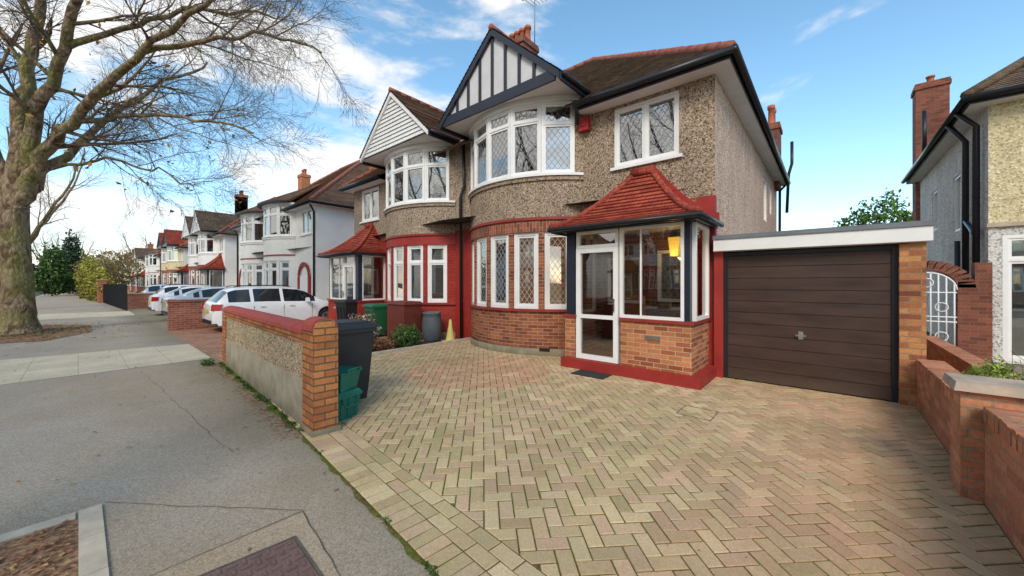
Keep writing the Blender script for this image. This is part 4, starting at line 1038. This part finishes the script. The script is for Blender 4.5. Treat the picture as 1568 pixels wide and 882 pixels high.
# ================= cars
def tab(t,x):
    for (a,va),(b,vb) in zip(t[:-1],t[1:]):
        if x<=b:
            f=max(0,min(1,(x-a)/(b-a))); return va+(vb-va)*f
    return t[-1][1]
def car(name,x,y,rz,paint,kind='estate'):
    g=Grp(name,(x,y,-.01),rz)
    L=4.4
    belt=[(0,.80),(.06,.90),(.3,.97),(1.5,.97),(2.9,.93),(3.3,.90),(4.0,.80),(4.25,.70),(4.36,.60),(4.4,.5)]
    if kind=='estate': roof=[(0,.82),(.05,.93),(.12,1.0),(.42,1.36),(.6,1.43),(1.2,1.475),(2.0,1.48),(2.5,1.43),(2.8,1.30),(3.35,.93),(4.0,.83),(4.25,.72),(4.36,.61),(4.4,.51)]
    else: roof=[(0,.85),(.06,.98),(.3,1.02),(.55,1.05),(1.1,1.33),(1.5,1.41),(2.0,1.43),(2.4,1.39),(2.75,1.26),(3.3,.93),(4.0,.83),(4.25,.72),(4.36,.61),(4.4,.51)]
    wd=[(0,.72),(.05,.80),(.2,.86),(1,.89),(3.4,.89),(4.0,.85),(4.2,.78),(4.35,.62),(4.4,.52)]
    wx=(.78,3.48);Rw,Ra=.32,.375
    xs=sorted(set([L*(1-math.cos(math.pi*i/24))/2 for i in range(25)]+[i*.05 for i in range(89)]))
    rows=[]
    for X in xs:
        W_=tab(wd,X);bt=tab(belt,X);rf=max(bt+.012,tab(roof,X));h=rf-bt
        zb=.22 if .15<X<4.25 else .30
        for c_ in wx:
            if abs(X-c_)<Ra: zb=max(zb,.32+math.sqrt(Ra*Ra-(X-c_)**2))
        k=min(1,h/.42)
        z3=min(max(.42,zb+.04),bt-.1);z4=min(max(.66,zb+.06),bt-.07)
        pr=[(0,.24),(W_*.82,.26),(W_*.97,min(zb,bt-.14)),(W_*.995,min(zb+.02,bt-.12)),(W_,z3),(W_*.995,z4),(W_*.97,bt-.04),(W_*.94,bt),(W_*.94-.20*k-.02,bt+h*.86),(W_*.94-.29*k-.1,bt+h*.97),(0,bt+h+.015)]
        rows.append(pr)
    mats=[paint,'car_glass','car_black']; Vv=[];Ff=[];Mi=[]
    nps=len(rows[0])
    for X,pr in zip(xs,rows):
        for (yy,zz) in pr: Vv.append((X,yy,zz))
        for (yy,zz) in pr: Vv.append((X,-yy,zz))
    st=2*nps
    for i in range(len(xs)-1):
        xm=(xs[i]+xs[i+1])/2; h=tab(roof,xm)-tab(belt,xm)
        for side in (0,1):
            for j in range(nps-1):
                a=i*st+side*nps+j; q=(a,a+1,a+st+1,a+st) if side==0 else (a,a+st,a+st+1,a+1)
                m=0
                if j<=1: m=2
                if j==7 and h>.2 and not any(abs(xm-c_)<w_ for c_,w_ in ((1.05,.05),(1.95,.05),(.30,.08))) : m=1
                if j>=8:
                    if 2.68<xm<3.25: m=1
                    if kind=='estate' and .10<xm<.42: m=1
                    if kind!='estate' and .62<xm<1.12: m=1
                Ff.append(q);Mi.append(m)
    for i in (0,len(xs)-1):
        idx=[i*st+j for j in range(nps)]+[i*st+nps+j for j in range(nps-2,0,-1)]
        Ff.append(tuple(idx));Mi.append(0)
    me=bpy.data.meshes.new('body'); me.from_pydata(Vv,[],Ff)
    for m in mats: me.materials.append(MATS[m])
    me.polygons.foreach_set('material_index',Mi)
    bm=bmesh.new();bm.from_mesh(me);bmesh.ops.remove_doubles(bm,verts=bm.verts,dist=.0005);bmesh.ops.recalc_face_normals(bm,faces=bm.faces)
    for f in bm.faces: f.smooth=True
    for e_ in bm.edges:
        if len(e_.link_faces)==2 and (e_.calc_face_angle(0)>rad(32) or e_.link_faces[0].material_index!=e_.link_faces[1].material_index): e_.smooth=False
    bm.to_mesh(me);bm.free()
    ty=g.get('tyres','tyre',False);al_=g.get('alloy_wheels','alloy')
    for c_ in wx:
        for s in (1,-1):
            y1=s*.87;y0=s*.66
            ty.tube([(c_,y0,Rw-.01),(c_,y0+s*.02,Rw-.01),(c_,y1-s*.02,Rw-.01),(c_,y1,Rw-.01)],[Rw-.03,Rw,Rw,Rw-.03],28)
            al_.tube([(c_,y1-s*.02,Rw-.01),(c_,y1+s*.004,Rw-.01)],[.215,.205],24)
            for k in range(5):
                a=k*1.2566; 
                ty.obox(V3((c_+.06*math.cos(a+.45)-.02,y1+s*.0045,Rw-.01+.06*math.sin(a+.45)-.02)),V3((.11*math.cos(a+.63),0,.11*math.sin(a+.63))),V3((0,s*.003,0)),V3((-.07*math.sin(a+.63),0,.07*math.cos(a+.63))))
    tl=g.get('tail_lights','tail_red')
    for s in (1,-1):
        tl.obox(V3((-.015,s*.78,.72)),V3((.22,s*.085,0)),V3((0,-s*.22,0)),V3((.03,0,.2)))
    hl=g.get('headlights','head_lamp')
    for s in (1,-1): hl.obox(V3((4.22,s*.72,.60)),V3((.14,-s*.12,0)),V3((-.15,s*.03,0)),V3((-.06,0,.12)))
    g.get('number_plate','lamp_plate').box(-.02,.0,-.26,.26,.62,.73)
    bk_=g.get('bumper_trim','car_black'); bk_.box(-.025,.1,-.6,.6,.27,.40)
    g.get('grille','car_black').box(4.3,4.41,-.4,.4,.34,.5)
    mi=g.get('door_mirrors',paint)
    for s in (1,-1): mi.frustum(2.72,s*1.0,.93,1.07,.10,.2,.08,.16)
    ha=g.get('door_handles',paint)
    for s in (1,-1):
        for X in (1.25,2.15): ha.box(X,X+.16,s*.895-.012,s*.895+.012,.80,.825)
    tr_=g.get('door_gaps','car_black')
    for s in (1,-1):
        for X in (1.08,1.98,2.92): tr_.box(X,X+.008,s*.888-.003,s*.888+.004,.32,.84)
    rr_=g.get('roof_rails','car_black',True)
    if kind=='estate':
        for s in (1,-1): rr_.tube([(.6,s*.52,1.46),(.7,s*.53,1.50),(2.1,s*.53,1.52),(2.3,s*.52,1.47)],.014,6)
    e=g.done()
    o=bpy.data.objects.new('body',me);S.collection.objects.link(o);o.parent=e
car('parked_car',-15.55,2.75,rad(90),'car_white')
car('parked_car',-21.6,2.4,rad(92),'car_silver','saloon')
car('parked_car',-25.6,2.3,rad(90),'car_white','saloon')
car('parked_car',-29.6,2.8,rad(90),'car_white')
car('parked_car',-38,2.9,rad(88),'car_silver')

# ================= world / sun / camera
w=bpy.data.worlds.new('World');S.world=w;w.use_nodes=True;nt=w.node_tree;nt.nodes.clear()
def nn(t,**k):
    q=nt.nodes.new(t)
    for a,b in k.items(): setattr(q,a,b)
    return q
sky=nn('ShaderNodeTexSky',sky_type='NISHITA');sky.sun_disc=False;sky.air_density=1.0;sky.dust_density=.4;sky.ozone_density=1.2
sun_dir=V3((.40,-.66,.64)).normalized()
sky.sun_elevation=math.asin(sun_dir.z); sky.sun_rotation=math.atan2(sun_dir.x,sun_dir.y)
hs=nn('ShaderNodeHueSaturation');hs.inputs['Saturation'].default_value=1.1;hs.inputs['Hue'].default_value=.485;hs.inputs['Value'].default_value=1.8
bg=nn('ShaderNodeBackground');bg.inputs['Strength'].default_value=.15
bc=nn('ShaderNodeBackground');bc.inputs['Color'].default_value=(1,.985,.96,1);bc.inputs['Strength'].default_value=1.1
mx=nn('ShaderNodeMixShader');out=nn('ShaderNodeOutputWorld')
tc=nn('ShaderNodeTexCoord');mp=nn('ShaderNodeMapping');mp.inputs['Scale'].default_value=(1,1,2.8);mp.inputs['Location'].default_value=(1.7,.4,.9)
no=nn('ShaderNodeTexNoise');no.inputs['Scale'].default_value=2.8;no.inputs['Detail'].default_value=10;no.inputs['Roughness'].default_value=.55;no.inputs['Distortion'].default_value=.25
lk=nt.links.new
lk(tc.outputs['Generated'],mp.inputs['Vector']);lk(mp.outputs['Vector'],no.inputs['Vector'])
dt=nn('ShaderNodeVectorMath',operation='DOT_PRODUCT');dt.inputs[1].default_value=V3((-.93,.33,.12)).normalized();lk(tc.outputs['Generated'],dt.inputs[0])
m1=nn('ShaderNodeMapRange');m1.inputs['From Min'].default_value=.55;m1.inputs['From Max'].default_value=1.0;m1.inputs['To Min'].default_value=-.12;m1.inputs['To Max'].default_value=.08;lk(dt.outputs['Value'],m1.inputs['Value'])
# unseen cloud added behind the camera (south) to neutralise the blue sky light
sx=nn('ShaderNodeSeparateXYZ');lk(tc.outputs['Generated'],sx.inputs[0])
m3=nn('ShaderNodeMapRange');m3.inputs['From Min'].default_value=-.1;m3.inputs['From Max'].default_value=-.7;m3.inputs['To Min'].default_value=0;m3.inputs['To Max'].default_value=.24;lk(sx.outputs[1],m3.inputs['Value'])
ad=nn('ShaderNodeMath',operation='ADD');lk(no.outputs['Fac'],ad.inputs[0]);lk(m1.outputs['Result'],ad.inputs[1])
a2=nn('ShaderNodeMath',operation='ADD');lk(ad.outputs[0],a2.inputs[0]);lk(m3.outputs['Result'],a2.inputs[1])
m2=nn('ShaderNodeMapRange');m2.interpolation_type='SMOOTHSTEP';m2.inputs['From Min'].default_value=.48;m2.inputs['From Max'].default_value=.63;m2.inputs['To Max'].default_value=.92;lk(a2.outputs[0],m2.inputs['Value'])
lk(m2.outputs['Result'],mx.inputs[0]);lk(sky.outputs[0],hs.inputs['Color']);lk(hs.outputs[0],bg.inputs['Color']);lk(bg.outputs[0],mx.inputs[1]);lk(bc.outputs[0],mx.inputs[2]);lk(mx.outputs[0],out.inputs['Surface'])
sl=bpy.data.lights.new('sun','SUN');sl.energy=2.5;sl.angle=rad(22);sl.color=(1,.90,.76)
so_=bpy.data.objects.new('sun',sl);S.collection.objects.link(so_);so_.rotation_euler=sun_dir.to_track_quat('Z','Y').to_euler()
cam=bpy.data.cameras.new('camera');cam.sensor_width=36;cam.lens=568/1568*36;cam.shift_y=-8/1568;cam.clip_end=3000;cam.clip_start=.05
co=bpy.data.objects.new('camera',cam);S.collection.objects.link(co);co.location=(0,0,1.6);co.rotation_euler=(rad(90),0,math.atan2(486,568))
S.camera=co
